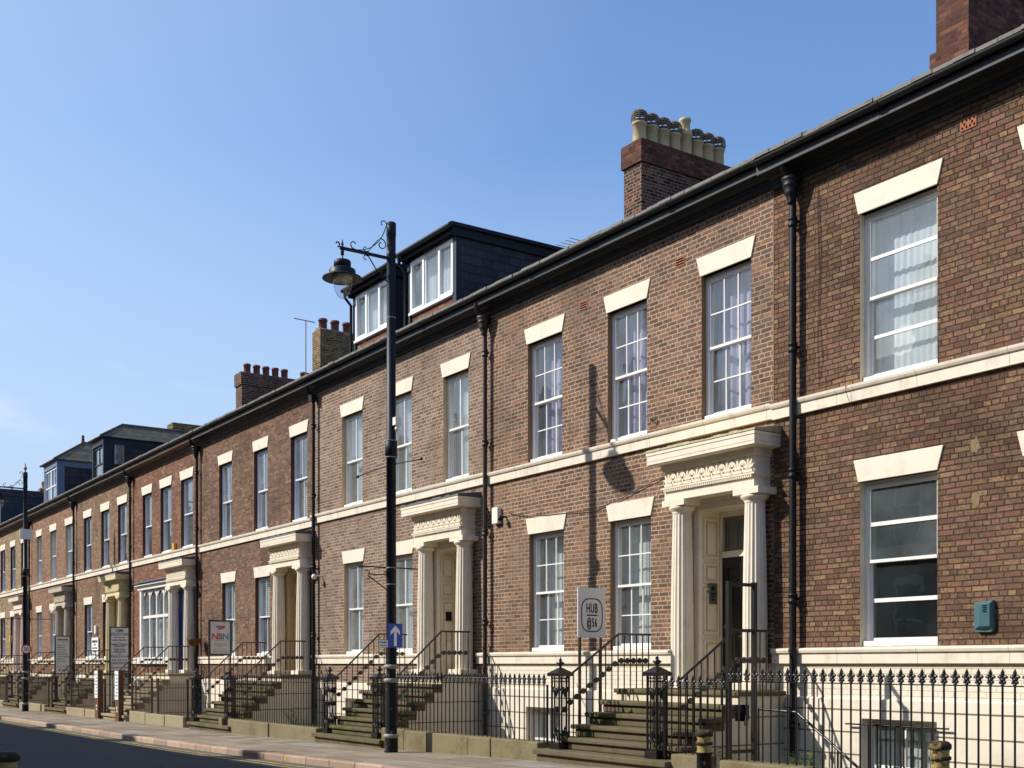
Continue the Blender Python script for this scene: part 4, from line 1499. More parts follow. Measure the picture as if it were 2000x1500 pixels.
def handrail(t, zl, zg, n, rise, going, label, mat='iron', fine=True):
    y_land = 12.12
    y0 = 11.06
    z_step = lambda y: zl if y >= y_land else zl - rise * math.ceil((y_land - y) / going - 1e-6)
    slope = rise / going
    z0 = zl + .88 - slope * (y_land + .02 - y0)
    top = [(-t, y0, z0), (-t, y_land + .02, zl + .88), (-t, YF - .3, zl + .88)]
    hr = thing('step_handrail', (-t, 12, zl), label, 'handrail', 'iron handrails beside the front steps')
    b = MB()
    b.tube(top, .019, 8)
    part('top_rail', b, mat, hr)
    zr = lambda y: zl + .88 if y >= y_land + .02 else zl + .88 - slope * (y_land + .02 - y)
    ys = []
    y = y0 + .03
    while y < YF - .28:
        ys.append(y)
        y += .13
    al = MB()
    for y in ys:
        bb = al if not fine else MB()
        bb.tube([(-t, y, z_step(y) - .01), (-t, y, zr(y) - .01)], .011, 6)
        if fine:
            part('baluster', bb, mat, hr)
    if not fine:
        part('balusters', al, mat, hr)
    ch = MB()
    pts = [(y + .065, zr(y + .065) - .43) for y in ys[:-1]]
    ch.tube([(-t, y, z) for y, z in pts], .009, 5)
    for y, z in pts:
        v = []
        n2 = 12
        for s in (-.012, .012):
            for k in range(n2):
                a = 2 * math.pi * k / n2
                v.append((-t + s, y + .047 * math.cos(a), z + .047 * math.sin(a)))
        ch.add(v, [tuple(range(n2)), tuple(range(2 * n2 - 1, n2 - 1, -1))] + [(k, (k + 1) % n2, n2 + (k + 1) % n2, n2 + k) for k in range(n2)])
    part('disc_chain', ch, mat, hr)
    return hr


def pillar_meshes(mat):
    if ('pil', mat) in SHARED:
        return SHARED[('pil', mat)]
    b = MB().box(-.125, .125, -.125, .125, 0, .125).box(-.105, .105, -.105, .105, .125, .14)
    cage = MB()
    H = 1.18
    for sx in (-1, 1):
        for sy in (-1, 1):
            cage.box(sx * .095 - .012, sx * .095 + .012, sy * .095 - .012, sy * .095 + .012, .14, H)
    for s in (-1, 1):
        for q in (-.035, .035):
            cage.box(q - .005, q + .005, s * .095 - .005, s * .095 + .005, .14, H)
            cage.box(s * .095 - .005, s * .095 + .005, q - .005, q + .005, .14, H)
    orn = MB()
    for s in (-1, 1):
        for ax in (0, 1):
            def P(a, z):
                return (a, s * .097, z) if ax == 0 else (s * .097, a, z)
            for z in (H - .03, H - .08):
                orn.tube([P(-.1, z), P(.1, z)], .008, 4)
            orn.tube([P(0, .2), P(0, H - .02)], .003, 4)
            # crest of leaves top and bottom
            for zc, up in ((H - .2, -1), (.26, 1)):
                for a, L in ((-.9, .09), (-.45, .12), (0, .15), (.45, .12), (.9, .09)):
                    orn.tube([P(0, zc), P(math.sin(a) * L * .55, zc + up * L * .6 * math.cos(a)), P(math.sin(a) * L * .75, zc + up * L * math.cos(a))], [.008, .014, .004], 5)
                for sg in (-1, 1):
                    orn.tube([P(sg * .01, zc), P(sg * .05, zc - up * .03), P(sg * .075, zc + up * .01), P(sg * .05, zc + up * .04), P(sg * .035, zc + up * .015)], .009, 5)
            v = []
            for q in (-.012, .012):
                for k in range(12):
                    an = 2 * math.pi * k / 12
                    pp = P(.047 * math.cos(an), .66 + .047 * math.sin(an))
                    v.append((pp[0], pp[1] + q, pp[2]) if ax == 0 else (pp[0] + q, pp[1], pp[2]))
            orn.add(v, [tuple(range(12)), tuple(range(23, 11, -1))] + [(k, (k + 1) % 12, 12 + (k + 1) % 12, 12 + k) for k in range(12)])
    cap = MB().box(-.15, .15, -.15, .15, H, H + .05)
    cap.add([(-.145, -.145, H + .05), (.145, -.145, H + .05), (.145, .145, H + .05), (-.145, .145, H + .05), (-.03, -.03, H + .13), (.03, -.03, H + .13), (.03, .03, H + .13), (-.03, .03, H + .13)],
            [(0, 1, 5, 4), (1, 2, 6, 5), (2, 3, 7, 6), (3, 0, 4, 7), (4, 5, 6, 7)])
    fin = MB().lathe([(.03, H + .12), (.018, H + .15), (.05, H + .19), (.055, H + .215), (.02, H + .235), (.03, H + .25), (.012, H + .28), (.004, H + .31)], n=10)
    for k in range(6):
        a = 2 * math.pi * k / 6
        fin.ball((.05 * math.cos(a), .05 * math.sin(a), H + .2), .016, n=6, k=4)
    SHARED[('pil', mat)] = [('base', b.mesh('base', [mat])), ('cage', cage.mesh('cage', [mat])), ('scrollwork', orn.mesh('scrollwork', [mat])), ('cap', cap.mesh('cap', [mat])), ('finial', fin.mesh('finial', [mat]))]
    return SHARED[('pil', mat)]


def pillar(t, z, label, mat='iron', y=YR + .05):
    th = thing('railing_pillar', (-t, y, z), label, 'pillar', 'openwork cast iron pillars beside the steps')
    for nm, me in pillar_meshes(mat):
        link(nm, me, th)


def bar_mesh(H, mat, fleur=True):
    key = ('bar', round(H, 2), mat, fleur)
    if key in SHARED:
        return SHARED[key]
    b = MB()
    b.tube([(0, 0, 0), (0, 0, H - .14)], .0115, 6)
    z = H - .17
    if fleur:
        b.lathe([(.012, 0), (.02, .012), (.012, .024)], (0, 0, z - .01), 8)
        for s in (-1, 1):
            b.ball((s * .022, 0, z + .026), .022, .019, .018, 8, 5)
            b.tube([(s * .008, 0, z + .04), (s * .022, 0, z + .075), (s * .036, 0, z + .092), (s * .046, 0, z + .085), (s * .044, 0, z + .068)], [.016, .018, .016, .014, .011], 7)
        b.ball((0, 0, z + .052), .024, .020, .024, 8, 5)
        b.tube([(0, 0, z + .05), (0, 0, z + .09), (0, 0, z + .125), (0, 0, z + .17)], [.012, .018, .021, .003], 8)
    else:
        b.tube([(0, 0, H - .14), (0, 0, H - .06), (0, 0, H)], [.011, .016, .002], 6)
    SHARED[key] = b.mesh('railing_bar', [mat])
    return SHARED[key]


def railing(ta, tb, ztop, label, mat='iron', wall_top=.30, pitch=.139, fleur=True, fine=True, y=YR, slope=0.0, style='fleur'):
    tm = (ta + tb) / 2
    th = thing('area_railing', (-tm, y, wall_top), label, 'railing', 'iron railings on the low stone walls')
    n = max(2, round((tb - ta) / pitch))
    zt = lambda t: ztop - slope * (t - ta)
    r = MB()
    for za in (-.175,):
        r.add([(-ta, y - .02, zt(ta) + za - .012), (-ta, y + .02, zt(ta) + za - .012), (-ta, y + .02, zt(ta) + za), (-ta, y - .02, zt(ta) + za),
               (-tb, y - .02, zt(tb) + za - .012), (-tb, y + .02, zt(tb) + za - .012), (-tb, y + .02, zt(tb) + za), (-tb, y - .02, zt(tb) + za)],
              [(0, 1, 2, 3), (7, 6, 5, 4), (0, 4, 5, 1), (1, 5, 6, 2), (2, 6, 7, 3), (3, 7, 4, 0)])
    part('rail', r, mat, th)
    if fine:
        for i in range(n):
            t = ta + (tb - ta) * (i + .5) / n
            me = bar_mesh(round(zt(t) - wall_top + .03, 2), mat, fleur)
            link('railing_bar', me, th, (-t, y, wall_top - .03 + (zt(t) - wall_top + .03 - round(zt(t) - wall_top + .03, 2))))
        for t in (ta + .02, tb - .02):
            b = MB()
            b.tube([(-t, y + .03, wall_top - .03), (-t, y + .03, zt(t) - .18)], .02, 6)
            part('stay', b, mat, th)
    else:
        b = MB()
        for i in range(n):
            t = ta + (tb - ta) * (i + .5) / n
            z1 = zt(t) - (.10 if style == 'flat' else 0)
            b.tube([(-t, y, wall_top - .03), (-t, y, z1 - .06), (-t, y, z1)], [.0085, .011, .005], 5)
        o = part('railing_bars', b, mat, th)
        b = MB()
        for t in (ta, tb):
            b.bt(t - .03, t + .03, y - .03, y + .03, wall_top - .2, zt(t) - .02)
        b.bt(ta, tb, y - .02, y + .02, wall_top + .02, wall_top + .035)
        part('end_post', b, mat, th)
    return th


def lowwall(ta, tb, ztop, label, y0=YR - .14, y1=YR + .16, mat='coping', cuts=()):
    tm = (ta + tb) / 2
    th = thing('dwarf_wall', (-tm, YR, gz(tm)), label, 'wall', 'low mossy stone walls under the railings')
    edges = [ta] + sorted(cuts) + [tb]
    for i, (a, b) in enumerate(zip(edges, edges[1:])):
        s = MB()
        j = rnd.uniform(-.015, .015)
        k = .05 if i % 2 else 0
        s.bt(a + .004, b - .004, y0 + j - k * .3, y1, -1.3, ztop + rnd.uniform(-.012, .012))
        part('coping_block', s, mat, th, bevel=.02)
    return th


# house B
_, tl, tr, rise, going, n = steps(13.35, 1.155, gz(13.4), 'stone steps with mossy nosings up to the brown-red house')
handrail(14.72, 1.155, gz(13.4), n, rise, going, 'disc-chain handrail next to the pale grey ring-lettered board')
handrail(12.10, 1.155, gz(13.4), n, rise, going, 'disc-chain handrail behind the iron gate, in front of the dark open doorway')
pillar(14.70, gz(14) + .15, 'black openwork iron pillar just below the pale grey ring-lettered board')
pillar(12.43, gz(12) + .15, 'black openwork iron pillar at the gate side of the first steps, near the worn bollard')
# house C
_, tl, tr, rise, going, n = steps(21.6, 1.33, gz(21.6), 'mossy stone steps behind the lamp post with weeds in their joints')
handrail(22.98, 1.33, gz(21.6), n, rise, going, 'disc-chain handrail passing behind the tall lamp post')
handrail(20.32, 1.33, gz(21.6), n, rise, going, 'disc-chain handrail ending at the brown downpipe of the tan house')
pillar(22.99, gz(22.5) + .16, 'black openwork iron pillar standing left of the lamp post, clear of it')
pillar(20.72, gz(21) + .16, 'black openwork iron pillar half hidden by the tall lamp post')
# house D
_, tl, tr, rise, going, n = steps(29.68, 1.27, gz(29.7), 'dark weathered stone steps beside the comet-emblem board')
handrail(31.05, 1.27, gz(29.7), n, rise, going, 'disc-chain handrail crossing behind the posts of the comet-emblem board', 'ironrust')
handrail(28.40, 1.27, gz(29.7), n, rise, going, 'disc-chain handrail in front of the smooth tan doorway', 'ironrust')
pillar(31.4, gz(31) + .16, 'openwork iron pillar at the flat-topped railings, left of the comet-emblem board posts')
pillar(28.9, gz(29) + .16, 'openwork iron pillar just right of the comet-emblem board posts')
# farther houses
for c, zl, lab, fine in ((38.68, 1.25, 'pale stone steps leading to the blue door', False), (46.3, 1.2, 'stone steps leading to the pale yellow porch', False),
                         (54.6, 1.2, 'stone steps leading to the stone grey porch', False), (63.4, 1.1, 'stone steps leading to the pinkish porch', False)):
    who = lab.split('leading to ')[1]
    _, tl, tr, rise, going, n = steps(c, zl, gz(c), lab, 'steppale' if c < 40 else 'step')
    handrail(c + 1.37, zl, gz(c), n, rise, going, 'handrail on the far side of the steps to ' + who, 'ironrust', fine)
    handrail(c - 1.25, zl, gz(c), n, rise, going, 'handrail on the near side of the steps to ' + who, 'ironrust', fine)
    if c > 40:
        pillar(c + 1.33, gz(c) + .15, 'rusty iron pillar on the far side of the steps to ' + who, 'ironrust')
        pillar(c - .9, gz(c) + .15, 'rusty iron pillar on the near side of the steps to ' + who, 'ironrust')

# railings and their low walls
lowwall(4.0, 11.0, .30, 'mossy stone wall under the tall fleur-de-lis railings', cuts=(6.1, 8.2, 9.6))
railing(5.2, 11.0, 1.505, 'tall black fleur-de-lis railings before the cream basement of the mottled house', wall_top=.30)
lowwall(11.35, 11.95, .33, 'rounded mossy kerbstone beside the near worn bollard')
railing(11.02, 12.28, 1.40, 'short sloping run of fleur-de-lis railings beside the iron gate', wall_top=.24, slope=.0)
lowwall(15.05, 20.3, .31, 'low mossy stone wall between the pale grey ring-lettered board and the lamp post', cuts=(16.4, 17.1, 18.5, 19.4))
railing(15.0, 20.5, 1.40, 'fleur-de-lis railings between the pale grey ring-lettered board and the lamp post', wall_top=.30)
lowwall(23.3, 28.5, .17, 'long mossy stone wall under spear railings, left of the lamp post', cuts=(25.9,))
railing(23.2, 28.7, 1.32, 'spear-topped railings between the lamp post and the comet-emblem board', wall_top=.16, fleur=False)
lowwall(28.95, 29.2, .17, 'single mossy stone block beside the foot of the comet-emblem board')
lowwall(32.0, 37.0, .08, 'grey stone wall under the rusty flat-topped railings', cuts=(33.6, 35.4), mat='steppale')
railing(32.0, 34.6, 1.15, 'rusty flat-topped railings left of the comet-emblem board, nearer of two runs', 'ironrust', .08, .135, False, False, style='flat')
railing(35.2, 37.2, 1.15, 'rusty flat-topped railings next to the poster posts, farther of two runs', 'ironrust', .08, .135, False, False, style='flat')
lowwall(40.4, 45.0, -.02, 'stone wall in front of the pale yellow porch steps, beyond the poster posts', cuts=(42.4,), mat='steppale')
railing(40.3, 44.8, 1.08, 'rusty railings between the poster posts and the tall left-aligned law board', 'ironrust', -.02, .15, False, False, style='flat')
lowwall(48.4, 53.0, -.06, 'stone wall between the left-aligned law board and the far lamp post', mat='steppale')
railing(48.3, 53.0, 1.05, 'rusty railings just right of the far lamp post', 'ironrust', -.06, .16, False, False)
lowwall(56.4, 62.0, -.1, 'stone wall beyond the far lamp post', mat='steppale')
railing(56.4, 62.0, 1.02, 'rusty railings beyond the far lamp post', 'ironrust', -.1, .17, False, False)

# tall steel gate frame at the top of the basement stair
th = thing('iron_gate', (-11.3, 11.45, .1), 'tall narrow open steel gate frame beside the dark doorway', 'gate')
for yy in (11.22, 11.70):
    b = MB()
    b.box(-11.33, -11.27, yy - .03, yy + .03, -1.0, 2.66)
    part('gate_post', b, 'gateiron', th)
for z in (2.60, 1.98, .35):
    b = MB()
    b.box(-11.32, -11.28, 11.25, 11.67, z, z + .045)
    part('cross_bar', b, 'gateiron', th)
b = MB()
b.box(-11.36, -11.24, 11.40, 11.54, .78, 1.0)
part('lock_box', b, 'dark', th)
b = MB()
b.box(-11.235, -11.21, 11.44, 11.50, .72, .80)
b.tube([(-11.22, 11.45, .8), (-11.22, 11.455, .87), (-11.22, 11.485, .87), (-11.22, 11.49, .8)], .006, 6)
part('padlock', b, 'steel', th)

# ------------------------------------------------------------------ lamp posts
def spiral(c, r0, r1, a0, a1, ax, n=14):
    out = []
    for k in range(n + 1):
        q = k / n
        r = r0 + (r1 - r0) * q
        a = a0 + (a1 - a0) * q
        out.append((c[0], c[1] + r * math.cos(a), c[2] + r * math.sin(a)))
    return out


def lamp_post(t, y, label, ztop, detailed=True, finial=False):
    zb = gz(t)
    x = -t
    th = thing('street_lamp', (x, y, zb), label, 'street lamp', 'tall black street lamps on the pavement')
    H = ztop - zb
    b = MB()
    b.lathe([(.125, -.05), (.122, .26)], (x, y, zb), 20)
    b.lathe([(.108, .34), (.106, 1.28)], (x, y, zb), 20)
    b.lathe([(.088, 1.28), (.086, 1.52)], (x, y, zb), 20)
    b.lathe([(.104, 1.58), (.10, 1.95)], (x, y, zb), 20)
    part('base_section', b, 'postworn', th)
    for z in (.26, 1.27, 1.52):
        b = MB()
        b.lathe([(.112, z), (.138, z + .02), (.142, z + .05), (.115, z + .08)], (x, y, zb), 20)
        part('base_ring', b, 'ring', th)
    b = MB()
    b.lathe([(.092, 1.95), (.088, 5.35), (.112, 5.36), (.112, 5.68), (.085, 5.70), (.082, H - .62), (.088, H - .60), (.088, H - .57), (.084, H - .56), (.084, H - .25), (.09, H - .24), (.09, H - .02), (.07, H)], (x, y, zb), 20)
    part('shaft', b, 'post', th)
    for z in (5.36, 5.66, 7.9, 3.05, 3.35) if detailed else (5.36, 5.66):
        b = MB()
        b.lathe([(.093 if z < 5 else .114 if z < 6 else .085, z), (.096 if z < 5 else .118 if z < 6 else .089, z + .008), (.093 if z < 5 else .114 if z < 6 else .085, z + .02)], (x, y, zb), 20)
        part('steel_band', b, 'ring', th)
    # swan-less bracket: straight arm towards the road with wrought scrolls
    za = zb + H - .66
    arm = MB()
    ye = y - .98
    arm.box(x - .02, x + .02, ye - .05, y - .05, za - .025, za + .025)
    arm.tube(spiral((x, ye - .10, za + .06), .055, .02, -1.4, 3.0, 0), .013, 6)
    part('arm', arm, 'post', th)
    s = MB()
    # long upper stay curving from the arm to the shaft, with curled ends
    st = [(x, ye + .30, za + .03), (x, ye + .42, za + .05), (x, ye + .58, za + .13), (x, ye + .72, za + .26), (x, ye + .82, za + .42), (x, ye + .885, za + .60)]
    s.tube(st, .009, 6)
    s.tube(spiral((x, ye + .23, za + .115), .09, .025, -1.2, -6.0, 0), .010, 6)
    s.tube(spiral((x, y - .165, za + .60), .075, .03, -.1, 4.2, 0), .010, 6)
    s.tube([(x, ye + .50, za + .02), (x, ye + .60, za + .16), (x, ye + .72, za + .30)], .008, 6)
    s.tube(spiral((x, y - .20, za + .22), .11, .03, 1.9, -4.6, 0, 18), .010, 6)
    s.tube(spiral((x, ye + .46, za + .085), .06, .02, -.6, -5.4, 0), .009, 6)
    s.tube(spiral((x, ye + .46, za - .085), .055, .02, .8, 5.4, 0), .009, 6)
    s.tube([(x, ye + .5, za - .02), (x, ye + .62, za - .18), (x, ye + .76, za - .36), (x, ye + .9, za - .42)], .011, 6)
    s.tube(spiral((x, y - .17, za - .30), .07, .02, -2.0, 3.6, 0), .009, 6)
    part('scroll_bracket', s, 'post', th)
    # lantern
    yl = ye
    l = MB()
    l.lathe([(.004, .16), (.012, .12), (.024, .07), (.014, .03), (.03, .0), (.03, -.12), (.02, -.13)], (x, yl, za), 10)
    l.lathe([(.04, -.20), (.14, -.225), (.152, -.245), (.152, -.32), (.13, -.335), (.13, -.345), (.225, -.385), (.235, -.405), (.235, -.465), (.24, -.475), (.345, -.525), (.358, -.545), (.345, -.552), (.18, -.50)], (x, yl, za), 28, caps=False)
    lt = part('lantern', l, 'post', th)
    r = MB()
    r.lathe([(.006, -.04), (.018, -.12), (.018, -.21)], (x + .001, yl, za), 8)
    part('stem', r, 'ring', lt)
    r = MB()
    r.lathe([(.18, -.50), (.182, -.515), (.172, -.585), (.001, -.48)], (x, yl, za), 24, caps=False)
    part('reflector', r, 'lampwhite', lt)
    r = MB()
    r.lathe([(.172, -.54), (.172, -.62), (.158, -.70), (.125, -.79), (.08, -.86), (.03, -.895), (.002, -.90)], (x, yl, za), 24, caps=False)
    part('glass_bowl', r, 'lampglass', lt)
    if finial:
        f = MB()
        f.lathe([(.06, 0), (.02, .04), (.05, .10), (.07, .15), (.05, .2), (.015, .23), (.03, .28), (.012, .33), (.002, .4)], (x, y, ztop), 12)
        part('finial', f, 'ring', th)
    return th, za


PT, PY_ = 18.85, 10.2
th, za = lamp_post(PT, PY_, 'tall black street lamp with scrolled bracket and one-way arrow sign', 9.59)
b = MB()
d1, d2 = Vector((-19.5, 9.9, 5.28)), Vector((-18.1, 10.42, 5.18))
b.tube([(-19.52, 9.86, 5.02), (-19.4, 9.93, 5.06), (-PT, PY_, 5.18), (-18.1, 10.40, 5.2)], .012, 6)
b.ball((-18.1, 10.40, 5.2), .03)
b.ball((-19.52, 9.86, 5.02), .03)
part('hanging_bracket', b, 'post', th)
b = MB()
b.tube([(-PT - .05, 9.55, 3.31), (-PT - .05, 10.78, 3.31)], .013, 6)
b.tube([(-PT, 9.72, 3.17), (-PT, PY_, 3.17)], .011, 6)
b.tube([(-PT, 9.72, 3.15), (-PT, PY_ - .09, 2.90)], .011, 6)
b.tube(spiral((-PT, 9.72, 3.21), .04, .015, -1.5, 3.4, 0), .009, 5)
b.tube(spiral((-PT, 9.72, 3.10), .04, .015, 1.5, -3.4, 0), .009, 5)
b.tube(spiral((-PT, PY_ - .13, 3.2), .04, .015, -1.5, 3.4, 0), .009, 5)
part('hanging_bracket', b, 'post', th)
b = MB()
b.box(-PT + .08, -PT + .2, PY_ - .02, PY_ + .10, 5.88, 6.02)
b.ball((-PT + .14, PY_ + .05, 5.82), .05)
part('sensor_box', b, 'whiteplastic', th)
# one-way sign
sg = thing('one_way_sign', (-PT + .13, 10.21, 2.06), 'blue rectangular one-way sign with white upward arrow, strapped to the tall lamp post', 'traffic sign')
xs = -PT + .125
b = MB()
b.box(xs, xs + .004, 10.07, 10.36, 1.85, 2.285)
part('plate', b, 'signblue', sg)
b = MB()
cy = 10.215
ar = [(cy - .028, 1.875), (cy + .028, 1.875), (cy + .028, 2.14), (cy + .095, 2.075), (cy + .095, 2.15), (cy, 2.25), (cy - .095, 2.15), (cy - .095, 2.075), (cy - .028, 2.14)]
b.extx(ar, xs + .004, xs + .007)
part('arrow', b, 'signwhite', sg)
b = MB()
for z in (1.95, 2.18):
    b.box(xs - .05, xs, 10.1, 10.33, z - .015, z + .015)
part('mounting_clip', b, 'ring', sg)
sg = thing('no_loading_sign', (xs, 9.97, 1.92), 'small white No loading plate beside the blue one-way sign', 'traffic sign')
b = MB()
b.box(xs, xs + .004, 9.87, 10.062, 1.845, 1.985)
part('plate', b, 'ink', sg)
b = MB()
b.box(xs + .004, xs + .006, 9.876, 10.056, 1.851, 1.979)
part('plate_face', b, 'signwhite', sg)
text('No loading', sg, (xs + .007, 9.966, 1.942), .042, 'ink', sx=.8, bold=.0008)
text('at any time', sg, (xs + .007, 9.966, 1.888), .042, 'ink', sx=.8, bold=.0008)

lt2, za2 = lamp_post(49.35, 10.25, 'far black street lamp carrying a round 20 sign and a pointed finial', 9.18, False, True)
b = MB()
b.tube([(-49.35, 9.4, 3.35), (-49.35, 11.2, 3.35)], .014, 6)
part('hanging_bracket', b, 'post', lt2)
b = MB()
b.box(-49.24, -49.18, 10.02, 10.48, 6.5, 6.9)
part('sensor_box', b, 'signgrey', lt2)
sg = thing('speed_limit_sign', (-49.2, 10.25, 2.1), 'round red-ringed speed limit 20 sign on the far lamp post', 'traffic sign')


def disc(mb, x, y, z, r, th, n=28):
    mb.extx([(y + r * math.cos(2 * math.pi * k / n), z + r * math.sin(2 * math.pi * k / n)) for k in range(n)], x, x + th)


b = MB()
disc(b, -49.2, 10.25, 2.14, .19, .006)
part('red_ring', b, 'signred', sg)
b = MB()
disc(b, -49.193, 10.25, 2.14, .145, .003)
part('plate', b, 'signwhite', sg)
text('20', sg, (-49.188, 10.25, 2.14), .20, 'ink', sx=.95, bold=.003)

# ------------------------------------------------------------------ boards on posts
def board(x, y0, y1, z0, z1, zfoot, label, name, frame=.03, face='signgrey', framemat='ironrust', postmat='ironrust', legs=None):
    th = thing(name, (x, (y0 + y1) / 2, zfoot), label, 'sign')
    b = MB()
    b.box(x, x + .02, y0, y1, z0, z1)
    part('board', b, face, th)
    if frame:
        b = MB()
        for q in ((y0 - frame, y1 + frame, z0 - frame, z0), (y0 - frame, y1 + frame, z1, z1 + frame), (y0 - frame, y0, z0, z1), (y1, y1 + frame, z0, z1)):
            b.box(x - .01, x + .035, *q)
        part('board_frame', b, framemat, th)
    b = MB()
    for yy in legs or (y0 - frame / 2, y1 + frame / 2):
        b.box(x - .03, x - .0005 if not frame else x - .011, yy - .022, yy + .022, zfoot, z1 if frame else z1 - .05)
    part('sign_post', b, postmat, th)
    return th


hub = board(-15.0, 11.51, 12.08, 1.98, 2.79, -.3, 'pale grey board with black lettering in a rounded ring, on two dark posts', 'notice_board', 0, legs=(11.57, 12.0))
X = -15.0 + .021
ym, zm = 11.795, 2.345
b = MB()
N = 40
out, inn = [], []
for k in range(N):
    a = 2 * math.pi * k / N
    ca, sa = math.cos(a), math.sin(a)
    e = .62
    px, pz = math.copysign(abs(ca) ** e, ca), math.copysign(abs(sa) ** e, sa)
    out.append((X + .003, ym + .222 * px, zm + .275 * pz))
    inn.append((X + .003, ym + .206 * px, zm + .258 * pz))
b.add(out + inn, [(k, (k + 1) % N, N + (k + 1) % N, N + k) for k in range(N)])
part('logo_ring', b, 'ink', hub, recalc=False)
text('HUB', hub, (X + .002, ym, zm + .105), .215, 'ink', sx=.52, bold=.003, space=1.1)
text('@56', hub, (X + .002, ym, zm - .13), .2, 'ink', sx=.46, bold=.003, space=1.25)
b = MB()
b.box(X, X + .003, ym - .11, ym + .11, zm - .012, zm + .008)
part('rule_line', b, 'ink', hub)

nbn = board(-32.3, 11.66, 12.24, 1.84, 2.76, -.3, 'black framed board with a red comet emblem and coloured letters, on two posts', 'notice_board', .05, framemat='iron', postmat='iron')
X = -32.3 + .021
ym = 11.95
text('N', nbn, (X, ym - .155, 2.33), .24, 'inkred', bold=.006)
text('B', nbn, (X, ym, 2.33), .24, 'inkbrick', bold=.006)
text('N', nbn, (X, ym + .155, 2.33), .24, 'inkteal', bold=.006)
text('Neighbourhood Network', nbn, (X, ym, 2.215), .042, 'inkgrey', sx=.85)
text('Providing opportunities for', nbn, (X, ym, 2.13), .040, 'inkred', sx=.8)
text('the people who need', nbn, (X, ym, 2.09), .040, 'inkred', sx=.9)
text('them most', nbn, (X, ym, 2.05), .040, 'inkred', sx=.8)
b = MB()
b.box(X, X + .002, ym - .2, ym + .16, 1.968, 1.974)
part('rule_line', b, 'inkgrey', nbn)
text('0191 514 1571', nbn, (X, ym, 1.905), .075, 'inkgrey', sx=.85)


def swoosh(tail, head, w, mat, lift):
    mbx = MB()
    (ya, zaa), (yb, zbb) = tail, head
    n = 10
    L = []
    U = []
    dy, dz = yb - ya, zbb - zaa
    ln = math.hypot(dy, dz)
    for k in range(n + 1):
        q = k / n
        ww = w * math.sin(math.pi * q ** 1.8) * .5 + .001
        cy_, cz_ = ya + dy * q, zaa + dz * q + .03 * math.sin(math.pi * q) * (1 if dz > 0 else -1)
        L.append((X + lift, cy_ + dz / ln * ww, cz_ - dy / ln * ww))
        U.append((X + lift, cy_ - dz / ln * ww, cz_ + dy / ln * ww))
    mbx.add(L + U, [(k, k + 1, n + 2 + k, n + 1 + k) for k in range(n)])
    part('comet_logo', mbx, mat, nbn, recalc=False)


swoosh((ym - .13, 2.46), (ym + .16, 2.63), .085, 'inkred', .002)
swoosh((ym - .16, 2.57), (ym + .10, 2.60), .07, 'inkorange', .003)
swoosh((ym - .2, 2.68), (ym + .03, 2.61), .06, 'inkblue', .004)

# scroll crest on the NBN frame
b = MB()
b.tube(spiral((X - .02, ym + .1, 2.90), .07, .02, -1.5, 3.5, 0), .008, 5)
b.tube(spiral((X - .02, ym - .02, 2.90), .07, .02, 4.6, -.4, 0), .008, 5)
b.tube(spiral((X - .02, ym + .25, 2.86), .045, .015, -1.5, 3.5, 0), .007, 5)
b.tube(spiral((X - .02, ym - .18, 2.86), .045, .015, 4.6, -.4, 0), .007, 5)
part('scroll_crest', b, 'iron', nbn)

dj = board(-41.0, 11.28, 11.88, 1.32, 2.80, -.3, 'tall grey solicitors board with centred navy lettering, above two poster posts', 'notice_board', .035, framemat='iron', postmat='iron')
X = -41.0 + .021
ym = 11.58
for s, z, sz, sx in (('DJMS', 2.70, .105, .95), ('SOLICITORS', 2.575, .105, .80), ('(inc. Freemans)', 2.47, .05, .9), ('ROAD TRAFFIC', 2.37, .06, .9), ('&', 2.30, .055, 1), ('CRIMINAL DEFENCE', 2.225, .065, .88), ('SPECIALISTS', 2.16, .06, .9),
                     ('FREE 24HR', 2.05, .075, .85), ('ASSISTANCE', 1.97, .072, .85), ('AT', 1.89, .06, 1), ('POLICE STATIONS', 1.81, .07, .85), ('0191 510 12 37', 1.68, .075, .85), ('(24HR SERVICE)', 1.575, .082, .8), ('FAX 0191 510 1649', 1.42, .07, .8)):
    text(s, dj, (X, ym, z), sz * 1.25, 'inknavy', sx=sx, bold=.0015)
em = board(-49.2, 11.37, 11.90, 1.18, 2.66, -.3, 'tall grey board with left-aligned black lines, between solicitors board and far lamp post', 'notice_board', .035, framemat='iron', postmat='iron')
X = -49.2 + .021
ym = 11.635
text('emmersons', em, (X, ym, 2.54), .12, 'ink', sx=.72, bold=.003)
text('solicitors', em, (X, ym + .08, 2.455), .065, 'inkblue', sx=.9)
for i, s in enumerate(('Family Law', 'Residential', 'Commercial', 'Conveyancing', 'Wills & Probate', 'Crime & Regulatory', 'Private Law', 'Motoring Law')):
    text(s, em, (X, ym - .215, 2.31 - .092 * i), .082, 'ink', align='LEFT', sx=.8)
text('Tel: 0191 567 6667', em, (X, ym, 1.46), .07, 'ink', sx=.8)
b = MB()
b.box(X, X + .002, ym - .22, ym + .22, 1.39, 1.397)
for k in range(3):
    b.box(X, X + .002, ym - .16 + k * .13, ym - .08 + k * .13, 1.27, 1.35)
part('accreditation_mark', b, 'inkgrey', em)
# small white board fixed to the yellow-porch house
wb = thing('wall_board', (-49.85, YF - .02, 2.1), 'small white lettered board on the wall between two lower windows', 'sign')
b = MB()
b.bt(49.35, 50.35, YF - .06, YF - .03, 1.75, 2.65)
part('board', b, 'signwhite', wb)
text('emmersons', wb, (-49.85, YF - .063, 2.5), .2, 'ink', 'front', sx=.85, bold=.004)
for i, s in enumerate(('solicitors', 'Accident Claims', 'Conveyancing', 'Wills & Probate')):
    text(s, wb, (-49.85, YF - .063, 2.36 - .14 * i), .12, 'inkblue' if i == 0 else 'ink', 'front', sx=.9)
